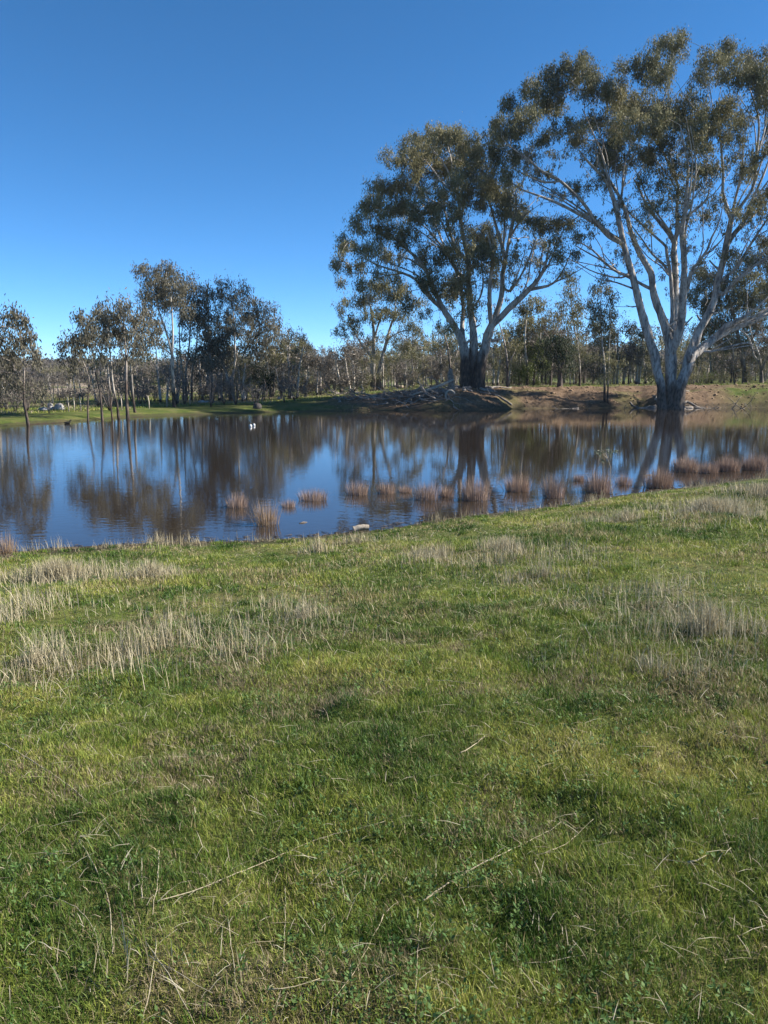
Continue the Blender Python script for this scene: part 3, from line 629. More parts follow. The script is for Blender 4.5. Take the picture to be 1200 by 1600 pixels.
# --- middle-sized gums, each traced from the photo: (label, Y, base, limbs, clumps, leaf, bark, options)
mid = [
 ('leaning gum with a pale foot at the water edge, leftmost tree', 43.6, (45, 663),
  [[R_, (45, 664, 3.6), (41, 648, 3), (38, 632, 2.8), (37, 605, 2.2), (38, 575, 1.8), (37, 545, 1.4), (30, 515, 1)], [(37, 605, 1.6), (28, 585, 1.2), (18, 565, .8)], [(38, 575, 1.2), (48, 555, .8)]],
  [(14, 488, 13, 10), (28, 500, 18, 12), (8, 520, 15, 15), (38, 528, 20, 14), (52, 550, 15, 12), (15, 552, 22, 14), (38, 568, 18, 9, .7), (-25, 530, 25, 26), (-30, 580, 25, 18), (12, 598, 20, 12, .45), (62, 605, 14, 13, .4), (36, 600, 22, 12, .4)], LEAF, BARK_DARK, {}),
 ('slim forked gum farthest left of the shore group, low crown reaching out over open sky', 47.5, (137, 657),
  [[R_, (137, 657, 2), (137, 635, 1.7), (138, 612, 1.6), (139, 590, 1.4), (128, 562, 1.2), (112, 540, .8)], [(137, 612, 1.2), (142, 595, 1), (150, 575, .7)]],
  [(98, 530, 14, 8), (112, 543, 18, 12), (94, 562, 9, 8), (120, 524, 13, 9), (108, 568, 13, 6), (130, 560, 10, 10, .5)], LEAF, BARK_DARK, {}),
 ('thin dark stemmed gum second from the left in the shore group', 48.5, (160, 656),
  [[R_, (160, 657, 3), (158, 630, 2.5), (156, 610, 2), (150, 585, 1.6), (145, 555, 1.2), (138, 525, .9)]],
  [(124, 497, 12, 8), (140, 505, 16, 12), (152, 520, 15, 13), (138, 535, 14, 10), (150, 550, 12, 8, .5)], LEAF, BARK_DARK, {}),
 ('pair stemmed gum with pale slanting foot in the left shore group', 50.5, (186, 652),
  [[R_, (186, 652, 3), (183, 632, 2.5), (178, 610, 2.2), (175, 585, 1.8), (172, 550, 1.4), (166, 515, 1)], [R_, (176, 653, 1.8), (173, 630, 1.6), (171, 600, 1.3), (168, 570, 1), (163, 530, .7)]],
  [(153, 484, 13, 8), (165, 497, 18, 13), (172, 522, 15, 13), (180, 500, 12, 10), (185, 550, 14, 9, .5), (165, 560, 12, 8, .5)], LEAF, BARK, {}),
 ('dark thick stemmed gum at the left shore, tallest crown of the shore group', 50, (200, 653),
  [[R_, (200, 654, 4), (198, 630, 3.4), (197, 600, 3), (197, 565, 2.4), (195, 530, 1.8), (193, 500, 1.2)], [(197, 560, 1.6), (204, 535, 1.2), (212, 510, .8)], [(197, 580, 1.6), (190, 550, 1.1), (184, 520, .7)]],
  [(195, 474, 15, 7), (188, 489, 20, 10), (203, 508, 22, 14), (216, 498, 14, 12), (187, 528, 17, 13), (214, 535, 16, 12), (200, 560, 16, 10, .5)], LEAF, BARK_DARK, {}),
 ('pale leaning gum just right of the dark thick stem on the left shore', 55, (212, 646),
  [[R_, (212, 646, 3), (208, 620, 2.5), (206, 595, 2.2), (205, 575, 2), (209, 545, 1.6), (215, 520, 1)]],
  [(230, 488, 10, 10), (236, 508, 13, 11), (226, 528, 13, 11), (238, 530, 10, 10), (222, 555, 12, 9, .5)], LEAF, BARK, {}),
 ('tall gum with a straight pale trunk forking high, tallest tree left of the middle', 62, (272, 634),
  [[R_, (272, 635, 4), (271, 610, 3.5), (270, 585, 3.2), (269, 555, 3), (263, 530, 2.5), (256, 508, 2), (248, 485, 1.5), (240, 455, 1)], [(269, 558, 2), (258, 546, 1.6), (245, 532, 1.2), (238, 520, .8)], [(269, 552, 2.4), (270, 520, 2), (268, 480, 1.6), (265, 445, 1)], [(263, 530, 1.6), (252, 495, 1.1), (238, 470, .7)]],
  [(224, 421, 12, 10), (240, 428, 16, 9, .8), (258, 418, 10, 6), (265, 424, 9, 10), (240, 444, 22, 12), (264, 448, 18, 13), (228, 462, 12, 8), (284, 448, 14, 12), (250, 470, 18, 11), (276, 478, 18, 12), (240, 500, 9, 8, .5), (258, 510, 12, 8, .4)], LEAF, BARK, {}),
 ('several stemmed gum with white limbs behind the tall pale trunk', 76, (291, 612),
  [[R_, (291, 613, 3), (290, 590, 2.6), (293, 565, 2.2), (296, 535, 1.8), (298, 500, 1.4), (300, 470, .9)], [R_, (296, 613, 2.6), (300, 585, 2.2), (306, 550, 1.7), (309, 515, 1.2), (312, 490, .8)], [R_, (286, 613, 2.4), (285, 580, 2), (281, 545, 1.6), (280, 505, 1)]],
  [(290, 440, 16, 9), (303, 455, 17, 10), (298, 475, 22, 12), (316, 490, 14, 13), (290, 500, 16, 10), (312, 515, 13, 12), (325, 505, 10, 12), (280, 520, 12, 10, .6), (320, 545, 14, 10), (300, 550, 14, 9, .4)], LEAF, BARK, {}),
 ('dark trunked gum with low dense crown, right of the white limbed tree', 70, (332, 622),
  [[R_, (332, 623, 3.4), (331, 600, 3), (330, 580, 2.6), (328, 555, 2), (326, 530, 1.2)], [(331, 600, 1.5), (320, 588, 1.2), (308, 575, .8)]],
  [(322, 535, 15, 12), (338, 548, 15, 12), (318, 560, 13, 9), (335, 570, 16, 8), (345, 528, 10, 12), (310, 585, 14, 7, .5)], LEAF, BARK_DARK, {}),
 ('tall double crowned gum with forked pale foot left of the small dark bush', 73, (360, 625),
  [[R_, (360, 626, 4.2), (359, 605, 3.6), (354, 585, 3), (346, 562, 2.2), (338, 540, 1.5)], [(358, 600, 3), (365, 582, 2.4), (367, 550, 2), (366, 515, 1.8), (364, 485, 1.4), (360, 460, .9)], [(352, 575, 1.4), (362, 568, 1.2), (366, 566, .9)]],
  [(345, 446, 12, 7), (362, 442, 12, 6), (375, 450, 10, 8), (340, 464, 15, 11), (362, 465, 18, 12), (374, 487, 18, 15), (346, 488, 17, 15), (352, 515, 22, 14), (338, 535, 14, 10), (370, 525, 16, 14), (358, 550, 16, 10, .6), (385, 505, 12, 15)], LEAF, BARK, {}),
 ('broad rounded olive crown beside the double crowned gum, leaning pale foot', 78, (372, 622),
  [[R_, (373, 620, 3), (370, 600, 2.6), (372, 575, 2), (385, 545, 1.6), (395, 515, 1.2)], [R_, (403, 620, 2.4), (402, 595, 2), (400, 560, 1.6), (402, 520, 1.2)]],
  [(398, 471, 13, 8), (412, 476, 10, 8), (392, 492, 19, 12), (416, 498, 17, 13), (428, 515, 15, 12), (402, 525, 22, 15), (385, 540, 14, 12), (405, 555, 18, 10), (398, 575, 16, 8, .6)], LEAF, BARK, {}),
 ('bushy olive gum with thin pale stems, right neighbour of the broad rounded crown', 82, (424, 618),
  [[R_, (424, 619, 2.4), (422, 595, 2), (418, 565, 1.7), (424, 540, 1.1)], [(421, 590, 1.5), (432, 572, 1.2), (440, 560, .9)]],
  [(432, 530, 14, 12), (440, 548, 14, 12), (424, 556, 15, 11), (445, 572, 13, 9, .8), (425, 580, 14, 8, .6), (418, 540, 12, 10)], LEAF, BARK, {}),
 ('narrow pale stemmed gum in the sloping crowns left of the open sky gap', 86, (441, 617),
  [[R_, (441, 618, 2.2), (439, 590, 1.8), (437, 560, 1.4), (440, 530, .9)]],
  [(455, 521, 11, 8), (446, 535, 12, 10), (458, 545, 12, 10), (450, 565, 12, 9, .8)], LEAF, BARK, {}),
 ('last and lowest gum of the left group, next to the open sky gap', 92, (473, 613),
  [[R_, (473, 614, 2.2), (472, 590, 1.8), (468, 565, 1.4), (468, 540, .9)]],
  [(468, 532, 10, 8), (478, 548, 10, 12), (465, 558, 12, 10), (482, 570, 10, 9), (468, 580, 12, 8, .6)], LEAF, BARK_DARK, {}),
 ('gum with twin pale trunks beyond the low bank, left of the big spreading gum', 88, (586, 611),
  [[R_, (583, 612, 6.5), (583, 590, 4.6), (583, 570, 4), (584, 545, 3.3), (584, 525, 2.8), (583, 505, 2.3), (579, 480, 1.6), (573, 460, 1)],
   [R_, (592, 612, 5.5), (592, 590, 4.3), (594, 572, 3.6), (599, 552, 3), (605, 530, 2.5), (611, 508, 2), (618, 490, 1.5), (617, 470, .9)],
   [(583, 562, 3), (575, 550, 2.4), (566, 540, 2), (558, 526, 1.4), (548, 510, .8)], [(583, 578, 2), (575, 567, 1.6), (563, 565, 1.2), (555, 560, .8)], [(584, 530, 2), (592, 505, 1.6), (600, 480, 1)], [(605, 530, 1.4), (622, 520, 1), (638, 515, .7)]],
  [(590, 442, 24, 9), (562, 468, 24, 11), (600, 457, 26, 12), (630, 458, 18, 12), (536, 480, 10, 9), (546, 500, 15, 9), (530, 518, 11, 8, .8), (560, 512, 16, 9, .7), (590, 490, 24, 11, .8), (622, 490, 22, 10), (650, 474, 12, 10), (640, 512, 20, 8), (610, 530, 16, 9, .7), (654, 526, 11, 7), (575, 535, 12, 8, .6), (630, 540, 16, 9, .8)], LEAF, BARK_WATER, {}),
 ('thin dark stemmed sapling gum just left of the big spreading gum trunk', 73.5, (706, 611),
  [[R_, (706, 612, 3), (705, 595, 2.2), (703, 570, 1.9), (700, 545, 1.5), (694, 520, 1)], [(703, 575, 1.2), (710, 560, .9), (716, 548, .6)]],
  [(688, 515, 13, 12, .6), (700, 532, 14, 10, .6), (682, 540, 12, 9, .6), (712, 545, 8, 8, .5)], LEAF, BARK_DARK, {}),
 ('slender dark stem standing right of the big spreading gum, with a thin grey crown', 74.5, (793, 607),
  [[R_, (793, 608, 2.6), (793, 585, 2.2), (792, 560, 1.8), (787, 530, 1.3), (780, 505, .8)], [(792, 570, 1.1), (802, 555, .8)]],
  [(785, 520, 14, 12, .5), (800, 540, 14, 10, .5), (780, 550, 12, 10, .5), (800, 565, 14, 9, .5), (770, 565, 10, 8, .5)], LEAF, BARK_DARK, {}),
 ('bushy yellow green gum behind the bank, right of the slender dark stem', 82, (822, 604),
  [[R_, (824, 605, 2.6), (824, 580, 2.2), (822, 555, 1.8), (820, 530, 1.4), (822, 500, .9)], [R_, (832, 605, 2), (836, 580, 1.6), (842, 550, 1), (845, 520, .7)]],
  [(815, 545, 24, 11), (842, 545, 18, 10), (838, 570, 22, 11, .8), (815, 575, 20, 11, .8), (825, 590, 22, 8, .6)], LEAFY, BARK, {}),
 ('tall olive crown rising behind the bushy yellow green gum', 86, (812, 603),
  [[R_, (812, 604, 2.4), (812, 570, 2), (814, 530, 1.5), (822, 490, .9)]],
  [(838, 473, 17, 9), (818, 486, 18, 12), (848, 494, 15, 14), (830, 508, 24, 13), (808, 512, 14, 12), (850, 520, 12, 10)], LEAF, BARK, {}),
 ('dark bushy gum on a thick twisted trunk behind the bank', 76, (875, 604),
  [[R_, (875, 605, 5), (875, 588, 4), (874, 572, 3.2), (868, 555, 2)], [(875, 580, 2.4), (882, 562, 1.8), (886, 545, 1.1)]],
  [(868, 532, 18, 9), (884, 542, 20, 12), (862, 552, 18, 12), (885, 562, 16, 9), (850, 565, 12, 10, .7), (868, 575, 16, 7, .5)], LEAFD, BARK_DARK, {}),
 ('narrow pointed gum with thin lower crown, left one of the two young upright gums', 79, (905, 603),
  [[R_, (906, 604, 2), (906, 580, 1.7), (904, 550, 1.4), (898, 515, 1.1), (893, 480, .9), (892, 450, .5)]],
  [(892, 438, 5, 7), (890, 454, 10, 8), (893, 470, 15, 9), (880, 484, 14, 8), (900, 486, 13, 8), (884, 502, 14, 8, .6), (905, 512, 12, 10, .6), (898, 530, 12, 9, .4), (908, 550, 11, 9, .4)], LEAF, BARK, {}),
 ('young upright gum with twin pale stems at the bank edge, left of the biggest tree', 71, (946, 608),
  [[R_, (947, 610, 2.2), (945, 580, 1.8), (943, 555, 1.6), (940, 525, 1.3), (938, 490, 1), (940, 455, .6)], [R_, (951, 609, 1.6), (951, 575, 1.3), (952, 540, 1.1), (954, 505, .8), (953, 480, .5)]],
  [(941, 437, 10, 6), (945, 450, 15, 8), (925, 456, 8, 8), (932, 472, 14, 8, .8), (955, 468, 13, 9, .8), (933, 490, 17, 10), (955, 492, 15, 10), (948, 510, 17, 9), (930, 510, 11, 8), (958, 530, 10, 7, .4), (957, 565, 14, 14, .4), (932, 560, 12, 12, .4), (948, 585, 16, 9, .4)], LEAF, BARK, {}),
 ('gum with a large dark crown behind the pale limbs of the biggest tree', 92, (1165, 602),
  [[R_, (1165, 604, 5), (1163, 580, 4), (1158, 550, 3.4), (1150, 510, 2.8), (1140, 470, 2), (1125, 440, 1.2)], [(1160, 560, 3), (1175, 530, 2.4), (1190, 500, 1.6), (1200, 470, 1)], [(1155, 540, 2.4), (1130, 520, 1.8), (1105, 500, 1)]],
  [(1095, 425, 18, 14), (1082, 455, 13, 14), (1112, 440, 24, 15, 1.2), (1100, 478, 18, 13), (1130, 470, 30, 17, 1.2), (1160, 440, 28, 18, 1.2), (1185, 470, 26, 20, 1.2), (1178, 505, 26, 16, 1.2), (1125, 505, 26, 14, 1.2), (1145, 530, 26, 13), (1195, 400, 24, 20), (1160, 410, 20, 12), (1210, 440, 22, 25), (1095, 515, 16, 12), (1230, 500, 24, 30), (1205, 540, 20, 12, .8)], LEAF, BARK_DARK, {}),
 ('crooked white limbed gum low behind the green end of the bank at the right edge', 80, (1188, 602),
  [[R_, (1190, 604, 3.2), (1190, 588, 2.8), (1188, 570, 2.4), (1178, 556, 2), (1174, 540, 1.7), (1168, 525, 1.4), (1155, 515, 1)], [(1190, 572, 2.2), (1186, 555, 1.8), (1178, 535, 1.5), (1172, 515, 1.1), (1170, 495, .7)], [(1190, 578, 2.2), (1198, 560, 1.8), (1206, 540, 1.2)], [R_, (1160, 604, 1.2), (1162, 575, 1), (1166, 550, .7)], [R_, (1150, 604, 1.1), (1146, 575, 1), (1145, 545, .8), (1135, 527, .7)]],
  [(1170, 500, 14, 8, .4), (1200, 520, 18, 12, .6), (1215, 550, 16, 14), (1160, 560, 12, 10, .3)], LEAFG, BARK_WATER, {}),
 ('round dark small tree behind the left field, right of the double crowned gum foot', 74, (404, 618),
  [[R_, (404, 619, 1.6), (404, 605, 1.4), (403, 590, .9)], [R_, (413, 621, 1.4), (413, 600, 1.1), (414, 588, .7)]],
  [(392, 590, 8, 6, 1.3), (404, 583, 11, 6, 1.3), (418, 586, 11, 7, 1.3), (402, 597, 14, 6, 1.3), (424, 597, 9, 5)], LEAFD, BARK_DARK, {}),
]
for n_, (lab, Y, bp_, limbs, cl, lm, bm, kw) in enumerate(mid):
    cf = 1.30 if bp_[0] < 560 else 1.17; lm = LEAFL if (bp_[0] < 560 and lm is LEAF) else lm; cl = [(c[0], c[1], c[2]*cf, c[3]*cf, *c[4:]) for c in cl]
    a = dict(dens=3.0, per=95, sig=.58, ll=.22, lw=.065, depth=1.6, scale_r=.85, side=.25); a.update(kw)
    if Y > 75: a.update(per=95, sig=.68, ll=.24, lw=.075, dens=2.3)
    if bp_[0] < 500: a['scale_r'] = .68
    if 340 < bp_[0] < 450: a['dens'] *= .72
    make_tree('gum_tree', lab, Y, bp_, limbs, cl, lm, bm, 100+n_, **a)

make_tree('gum_tree', 'unseen gum added beyond the right edge to cast shade on the bank', 67.5, (1350, 628),  # out-of-view tree, added to throw dappled shade onto the far bank
          [[R_, (1350, 630, 10), (1350, 590, 8), (1346, 540, 7), (1340, 480, 5), (1330, 420, 4), (1320, 350, 2.5), (1318, 300, 1)], [(1346, 540, 5), (1370, 480, 4), (1385, 410, 2.5), (1390, 340, 1)], [(1340, 480, 4), (1310, 430, 3), (1290, 390, 1.5)]],
          [(1320, 300, 40, 22), (1290, 340, 36, 20), (1350, 290, 40, 22), (1390, 330, 40, 24), (1330, 350, 44, 24), (1380, 380, 40, 22), (1290, 390, 32, 18), (1340, 410, 40, 20), (1400, 430, 34, 18), (1300, 430, 28, 14), (1350, 250, 40, 18), (1310, 260, 30, 16)],
          LEAF, BARK, 77, dens=1.6, per=88, depth=5, sig=.8, ll=.26, lw=.08, scale_r=.85)

# --- background treeline: prototypes, then copies of each tree and its parts
def proto_tree(h, w, seed, leafm, barkm, per=44, sig=.78, ll=.30, lw=.11, trunks=1, low=.14, dens=44, r=.16):
    rs = np.random.RandomState(seed)
    sk = Skel(rs)
    for t in range(trunks):
        lx, ly = rs.uniform(-.12, .12, 2)*h
        x0, y0 = (0, 0) if t == 0 else rs.uniform(-.25, .25, 2)*w
        pts = [(x0, y0, -.3, r*1.4), (x0+lx*.1, y0+ly*.1, h*.15, r), (x0+lx*.6, y0+ly*.3, h*.45, r*.8), (x0+lx, y0+ly, h*.85, r*.25)]
        sk.limb(np.array(pts), -1, .7)
    T = []; tn = []
    for c in range(dens//4):
        a = rs.uniform(0, 2*math.pi); zz = rs.uniform(low, .95); rad = w*.5*math.sqrt(max(.05, 1-((zz-.6)/.55)**2))*rs.uniform(.2, 1)
        c0 = np.array([math.cos(a)*rad, math.sin(a)*rad, zz*h])
        k = 4+rs.randint(4); T.append(c0+rs.normal(0, .085*h, (k, 3))*[1, 1, .6]); tn.append(np.full(k, .45+rs.uniform(-.25, .25)))
    T = np.concatenate(T); tn = np.concatenate(tn); T[:, 2] = np.maximum(T[:, 2], h*.12)
    sk.colonize(T, seglen=1.2, r0=.022)
    g = Geo(); sk.mesh(g, 6)
    o = empty('gum_tree', (0, 0, 0), '', 'tree'); del o['category']
    g.build('trunk', barkm, o)
    V, Qd, ti = leaves(T, tn, per, sig, ll, lw, rs, .6)
    mesh_obj('crown', V, [Qd], leafm, o, fattr={'tint': ti})
    return o
def copy_tree(src, loc, rz, s, label, cat, group, used):
    if not used.get(src.name): o = src; used[src.name] = True
    else:
        o = src.copy(); COL.objects.link(o)
        for ch in list(src.children):
            c = ch.copy(); COL.objects.link(c); c.parent = o
    o.location = loc; o.rotation_euler = (0, 0, rz); o.scale = (s, s, s)
    return tag(o, label, cat, group)
used = {}
BARK_PALE = bark_mat('pale_gum_bark', .5, pale=(.48, .43, .38), pale2=(.28, .25, .22))
protos = [proto_tree(9, 6.5, 201, LEAF, BARK_PALE), proto_tree(8, 7.5, 202, LEAFG, BARK_DARK, trunks=2), proto_tree(10, 5.5, 203, LEAFG, BARK_PALE, dens=34), proto_tree(8.5, 7, 204, LEAF, BARK_PALE, trunks=3, dens=36),
          proto_tree(7, 5.5, 205, LEAFG, BARK_PALE, trunks=2, low=.15), proto_tree(9.5, 6, 206, LEAFG, BARK_DARK)]
rs = np.random.RandomState(5)
prof_x = [-200, 0, 80, 150, 250, 330, 400, 480, 520, 560, 620, 680, 760, 860, 900, 960, 1000, 1050, 1120, 1200, 1400]
prof_y = [555, 566, 572, 572, 560, 565, 560, 542, 535, 540, 535, 525, 540, 540, 548, 548, 522, 515, 520, 530, 540]
nb = 0
for row, (Y0, Y1, stepm) in enumerate([(112, 128, 6.0), (140, 170, 6.0), (190, 240, 8)]):
    xx = -Y1*.62
    while xx < Y1*.64:
        Y = rs.uniform(Y0, Y1); x = xx+rs.uniform(-1.5, 1.5)
        pxx = 600+F*x/Y*math.cos(PITCH)
        top = np.interp(pxx, prof_x, prof_y)
        if row == 0 and (pxx < 470 and rs.rand() < .45 or 860 < pxx < 1020 and rs.rand() < .6): xx += stepm; continue
        z = H(x, Y); want = at(600, top+rs.choice([-14, 0, 10, 22])+rs.uniform(-8, 8)-(0 if row else -4), Y)[2]-z
        p = protos[rs.randint(6)]; hh = [9, 8, 10, 8.5, 7, 9.5][protos.index(p)]
        s = np.clip(want/hh, .5, 2.0)
        copy_tree(p, (x, Y, z), rs.uniform(0, 6.28), s, 'grey green gum in the distant treeline across the paddock', 'tree', 'gum trees of the distant treeline', used); nb += 1
        xx += stepm*rs.uniform(.3, 1.7)

rs = np.random.RandomState(15)
for (x0, x1, cnt, s0, s1, h0, h1, lab, grp) in [
    (-30, 250, 15, 12, 46, 2.4, 4.2, 'young grey brown tree on the field behind the left shore gums', 'young trees behind the left shore gums'),
    (250, 560, 30, 12, 48, 3.0, 6.2, 'young dull olive tree in the thicket behind the tall left group', 'young trees behind the tall left group'),
    (555, 735, 20, 22, 48, 3.4, 5.8, 'bushy olive tree in the paddock on either side of the twin pale trunks', 'bushy trees in the paddock beyond the branch heap'),
    (770, 1000, 26, 13, 40, 4.0, 8.2, 'bushy young gum between the two largest trees, behind the bank', 'young gums behind the bank between the largest trees'),
    (1055, 1260, 20, 16, 45, 3.5, 7.5, 'dark bushy tree behind the bank right of the biggest trunk', 'bushy trees behind the bank at the right')]:
    for q in range(cnt):
        pxx = x0+(x1-x0)*(q+rs.rand())/cnt; th = px2th(pxx); r = float(np.interp(th, TF, RF_))+rs.uniform(s0, s1)
        k_ = rs.choice([2, 4, 4, 1, 3]) if pxx < 560 else rs.choice([0, 1, 3, 3, 5]); p = protos[k_]; hh = [9, 8, 10, 8.5, 7, 9.5][k_]
        x, y = r*math.sin(th), r*math.cos(th)
        copy_tree(p, (x, y, H(x, y)), rs.uniform(0, 6.28), rs.uniform(h0, h1)/hh, lab, 'tree', grp, used)

ONES = 'first second third fourth fifth sixth seventh eighth ninth tenth eleventh twelfth thirteenth fourteenth fifteenth sixteenth seventeenth eighteenth nineteenth'.split()
def ordinal(k):
    if k < 20: return ONES[k-1]
    t_, o_ = divmod(k, 10); return (['twentieth', 'thirtieth', 'fortieth'][t_-2] if o_ == 0 else ['twenty', 'thirty', 'forty'][t_-2]+'-'+ONES[o_-1])
def number_labels(groups, cut=None):
    for gname, names in groups.items():
        ob = [o for o in COL.objects if o.parent is None and o.get('group') == gname]
        ob.sort(key=lambda o: o.location.x/o.location.y)
        secs = {}
        for o in ob:
            pxx = 600+F*o.location.x/o.location.y
            secs.setdefault([nm for lim, nm in names if pxx < lim][0], []).append(o)
        for nm, lst in secs.items():
            for k, o in enumerate(lst): o['label'] = ('farthest left' if k == 0 else ordinal(k+1)+' from the left')+' of the '+nm
# far-off wood covering the rise on the skyline
rs = np.random.RandomState(9)
n = 5200
th = rs.uniform(-.66, .66, n); r = 250+rs.uniform(0, 1, n)**1.0*330
X = r*np.sin(th); Yy = r*np.cos(th); Z = height(X, Yy, False)
keep = Yy > 230; X, Yy, Z = X[keep], Yy[keep], Z[keep]; hgt = rs.uniform(3.5, 8, len(X))
T = np.stack([X, Yy, Z+hgt*.5], -1)
per = 26; T2 = np.repeat(T, 3, 0)+rs.normal(0, 1, (len(T)*3, 3))*[2.0, 2.0, 1.3]
V, Qd, ti = leaves(T2, np.repeat(rs.uniform(.15, .7, len(T)), 3), per, 1.7, 1.1, .6, rs, .3)
tag(mesh_obj('far_woodland', V, [Qd], LEAFG, fattr={'tint': ti}), 'hazy grey green woodland covering the low rise on the skyline', 'woodland', kind='stuff')

# saplings and twiggy shrubs on the paddock
def proto_shrub(h, w, seed, leafm, per=14, nst=9, sig=.22):
    rs = np.random.RandomState(seed); sk = Skel(rs)
    for t in range(nst):
        a = rs.uniform(0, 6.28); rr = rs.uniform(.2, .5)*w
        sk.limb(np.array([(0, 0, -.1, .02), (math.cos(a)*rr*.4, math.sin(a)*rr*.4, h*.4, .016), (math.cos(a)*rr, math.sin(a)*rr, h*rs.uniform(.7, 1), .008)]), -1, .3)
    T = rs.normal(0, 1, (nst*5, 3))*[w*.26, w*.26, h*.2]+[0, 0, h*.62]; T[:, 2] = np.clip(T[:, 2], h*.15, h*1.1)
    sk.colonize(T, seglen=.4, r0=.006)
    g = Geo(); sk.mesh(g, 4)
    o = empty('shrub', (0, 0, 0), '', 'shrub')
    g.build('stem', BARK_GREY, o)
    V, Qd, ti = leaves(T, np.full(len(T), .5), per, sig, .12, .045, rs, .3, 6)
    mesh_obj('foliage', V, [Qd], leafm, o, fattr={'tint': ti}); return o
sp_ = [proto_shrub(2.2, 1.8, 301, LEAFG), proto_shrub(1.7, 2.0, 302, LEAFG), proto_shrub(2.6, 1.5, 303, LEAFG, nst=6), proto_shrub(1.6, 2.4, 304, LEAF, per=30), proto_shrub(1.3, 2.2, 305, LEAFY, per=26)]
rs = np.random.RandomState(12); used2 = {}
spots = []
for k in range(34): spots.append((rs.uniform(-20, 470), rs.uniform(4, 24), rs.randint(3), 'thin brown sapling shrub scattered on the left paddock', 'sapling shrubs on the left paddock'))
for k in range(20): spots.append((rs.uniform(470, 720), rs.uniform(22, 52), rs.randint(4), 'grey brown twiggy shrub in the paddock behind the low bank', 'twiggy shrubs behind the low bank'))
for k in range(26): spots.append((rs.uniform(760, 1260), rs.uniform(12, 42), 3+rs.randint(2), 'low bushy green shrub growing behind the earth bank', 'low shrubs behind the earth bank'))
for (pxx, s, kx, lab, grp) in spots:
    th = px2th(pxx); r = float(np.interp(th, TF, RF_))+s; x, y = r*math.sin(th), r*math.cos(th)
    copy_tree(sp_[kx], (x, y, H(x, y)), rs.uniform(0, 6.28), rs.uniform(.7, 1.35), lab, 'shrub', grp, used2)
for p in protos+sp_:
    if not (used.get(p.name) or used2.get(p.name)):
        for c in list(p.children): bpy.data.objects.remove(c)
        bpy.data.objects.remove(p)

number_labels({
 'gum trees of the distant treeline': [(250, 'distant gums behind the left shore'), (560, 'distant gums behind the tall left group'), (800, 'distant gums beyond the branch heap'), (1040, 'distant gums left of the biggest trunk'), (9999, 'distant gums right of the biggest trunk')],
 'young trees behind the left shore gums': [(9999, 'young grey trees behind the left shore')],
 'young trees behind the tall left group': [(9999, 'young olive trees behind the tall left group')],
 'bushy trees in the paddock beyond the branch heap': [(9999, 'bushy olive trees beyond the branch heap')],
 'young gums behind the bank between the largest trees': [(9999, 'bushy young gums between the two largest trees')],
 'bushy trees behind the bank at the right': [(9999, 'dark bushy trees right of the biggest trunk')],
 'sapling shrubs on the left paddock': [(9999, 'thin brown shrubs on the left paddock')],
 'twiggy shrubs behind the low bank': [(9999, 'grey twiggy shrubs behind the low bank')],
 'low shrubs behind the earth bank': [(9999, 'low green shrubs behind the earth bank')]})

# ------------------------------------------------------------------ reeds in the shallows
def blades(x, y, z, hgt, wid, lean, colr, rs, curve=.5, dirv=None):
    n = len(x)
    a = rs.uniform(0, 2*math.pi, n) if dirv is None else dirv
    D = np.stack([np.cos(a), np.sin(a), np.zeros(n)], -1)
    f = rs.uniform(0, 2*math.pi, n)
    Wd = np.stack([np.cos(f), np.sin(f), np.zeros(n)], -1)*(wid[:, None]*.5)
    B = np.stack([x, y, z], -1); up = np.array([0, 0, 1.])
    h = hgt[:, None]; l = lean[:, None]
    M_ = B+up*h*.55+D*h*l*(.55-curve*.25)
    E_ = B+up*h*np.sqrt(np.maximum(1-l*l*.6, .1))+D*h*l
    V = np.stack([B-Wd, B+Wd, M_-Wd*.75, M_+Wd*.75, E_], 1).reshape(-1, 3)
    i = np.arange(n)[:, None]*5
    return V, i+np.array([0, 1, 3, 2]), i+np.array([2, 3, 4]), np.vstack([colr, colr])
def blade_obj(name, parts, m):
    Vs = []; Qs = []; Ts = []; Cq = []; n = 0
    for V, Q_, T_, C_ in parts:
        Vs.append(V); Qs.append(Q_+n); Ts.append(T_+n); k = len(Q_); Cq.append(C_[:k]); n += len(V)
    C_ = np.concatenate(Cq)
    return mesh_obj(name, np.concatenate(Vs), [np.concatenate(Qs), np.concatenate(Ts)], m, fattr={'col': np.concatenate([C_, C_])})
def mixcol(c0, c1, t): return np.array(c0)[None]*(1-t[:, None])+np.array(c1)[None]*t[:, None]

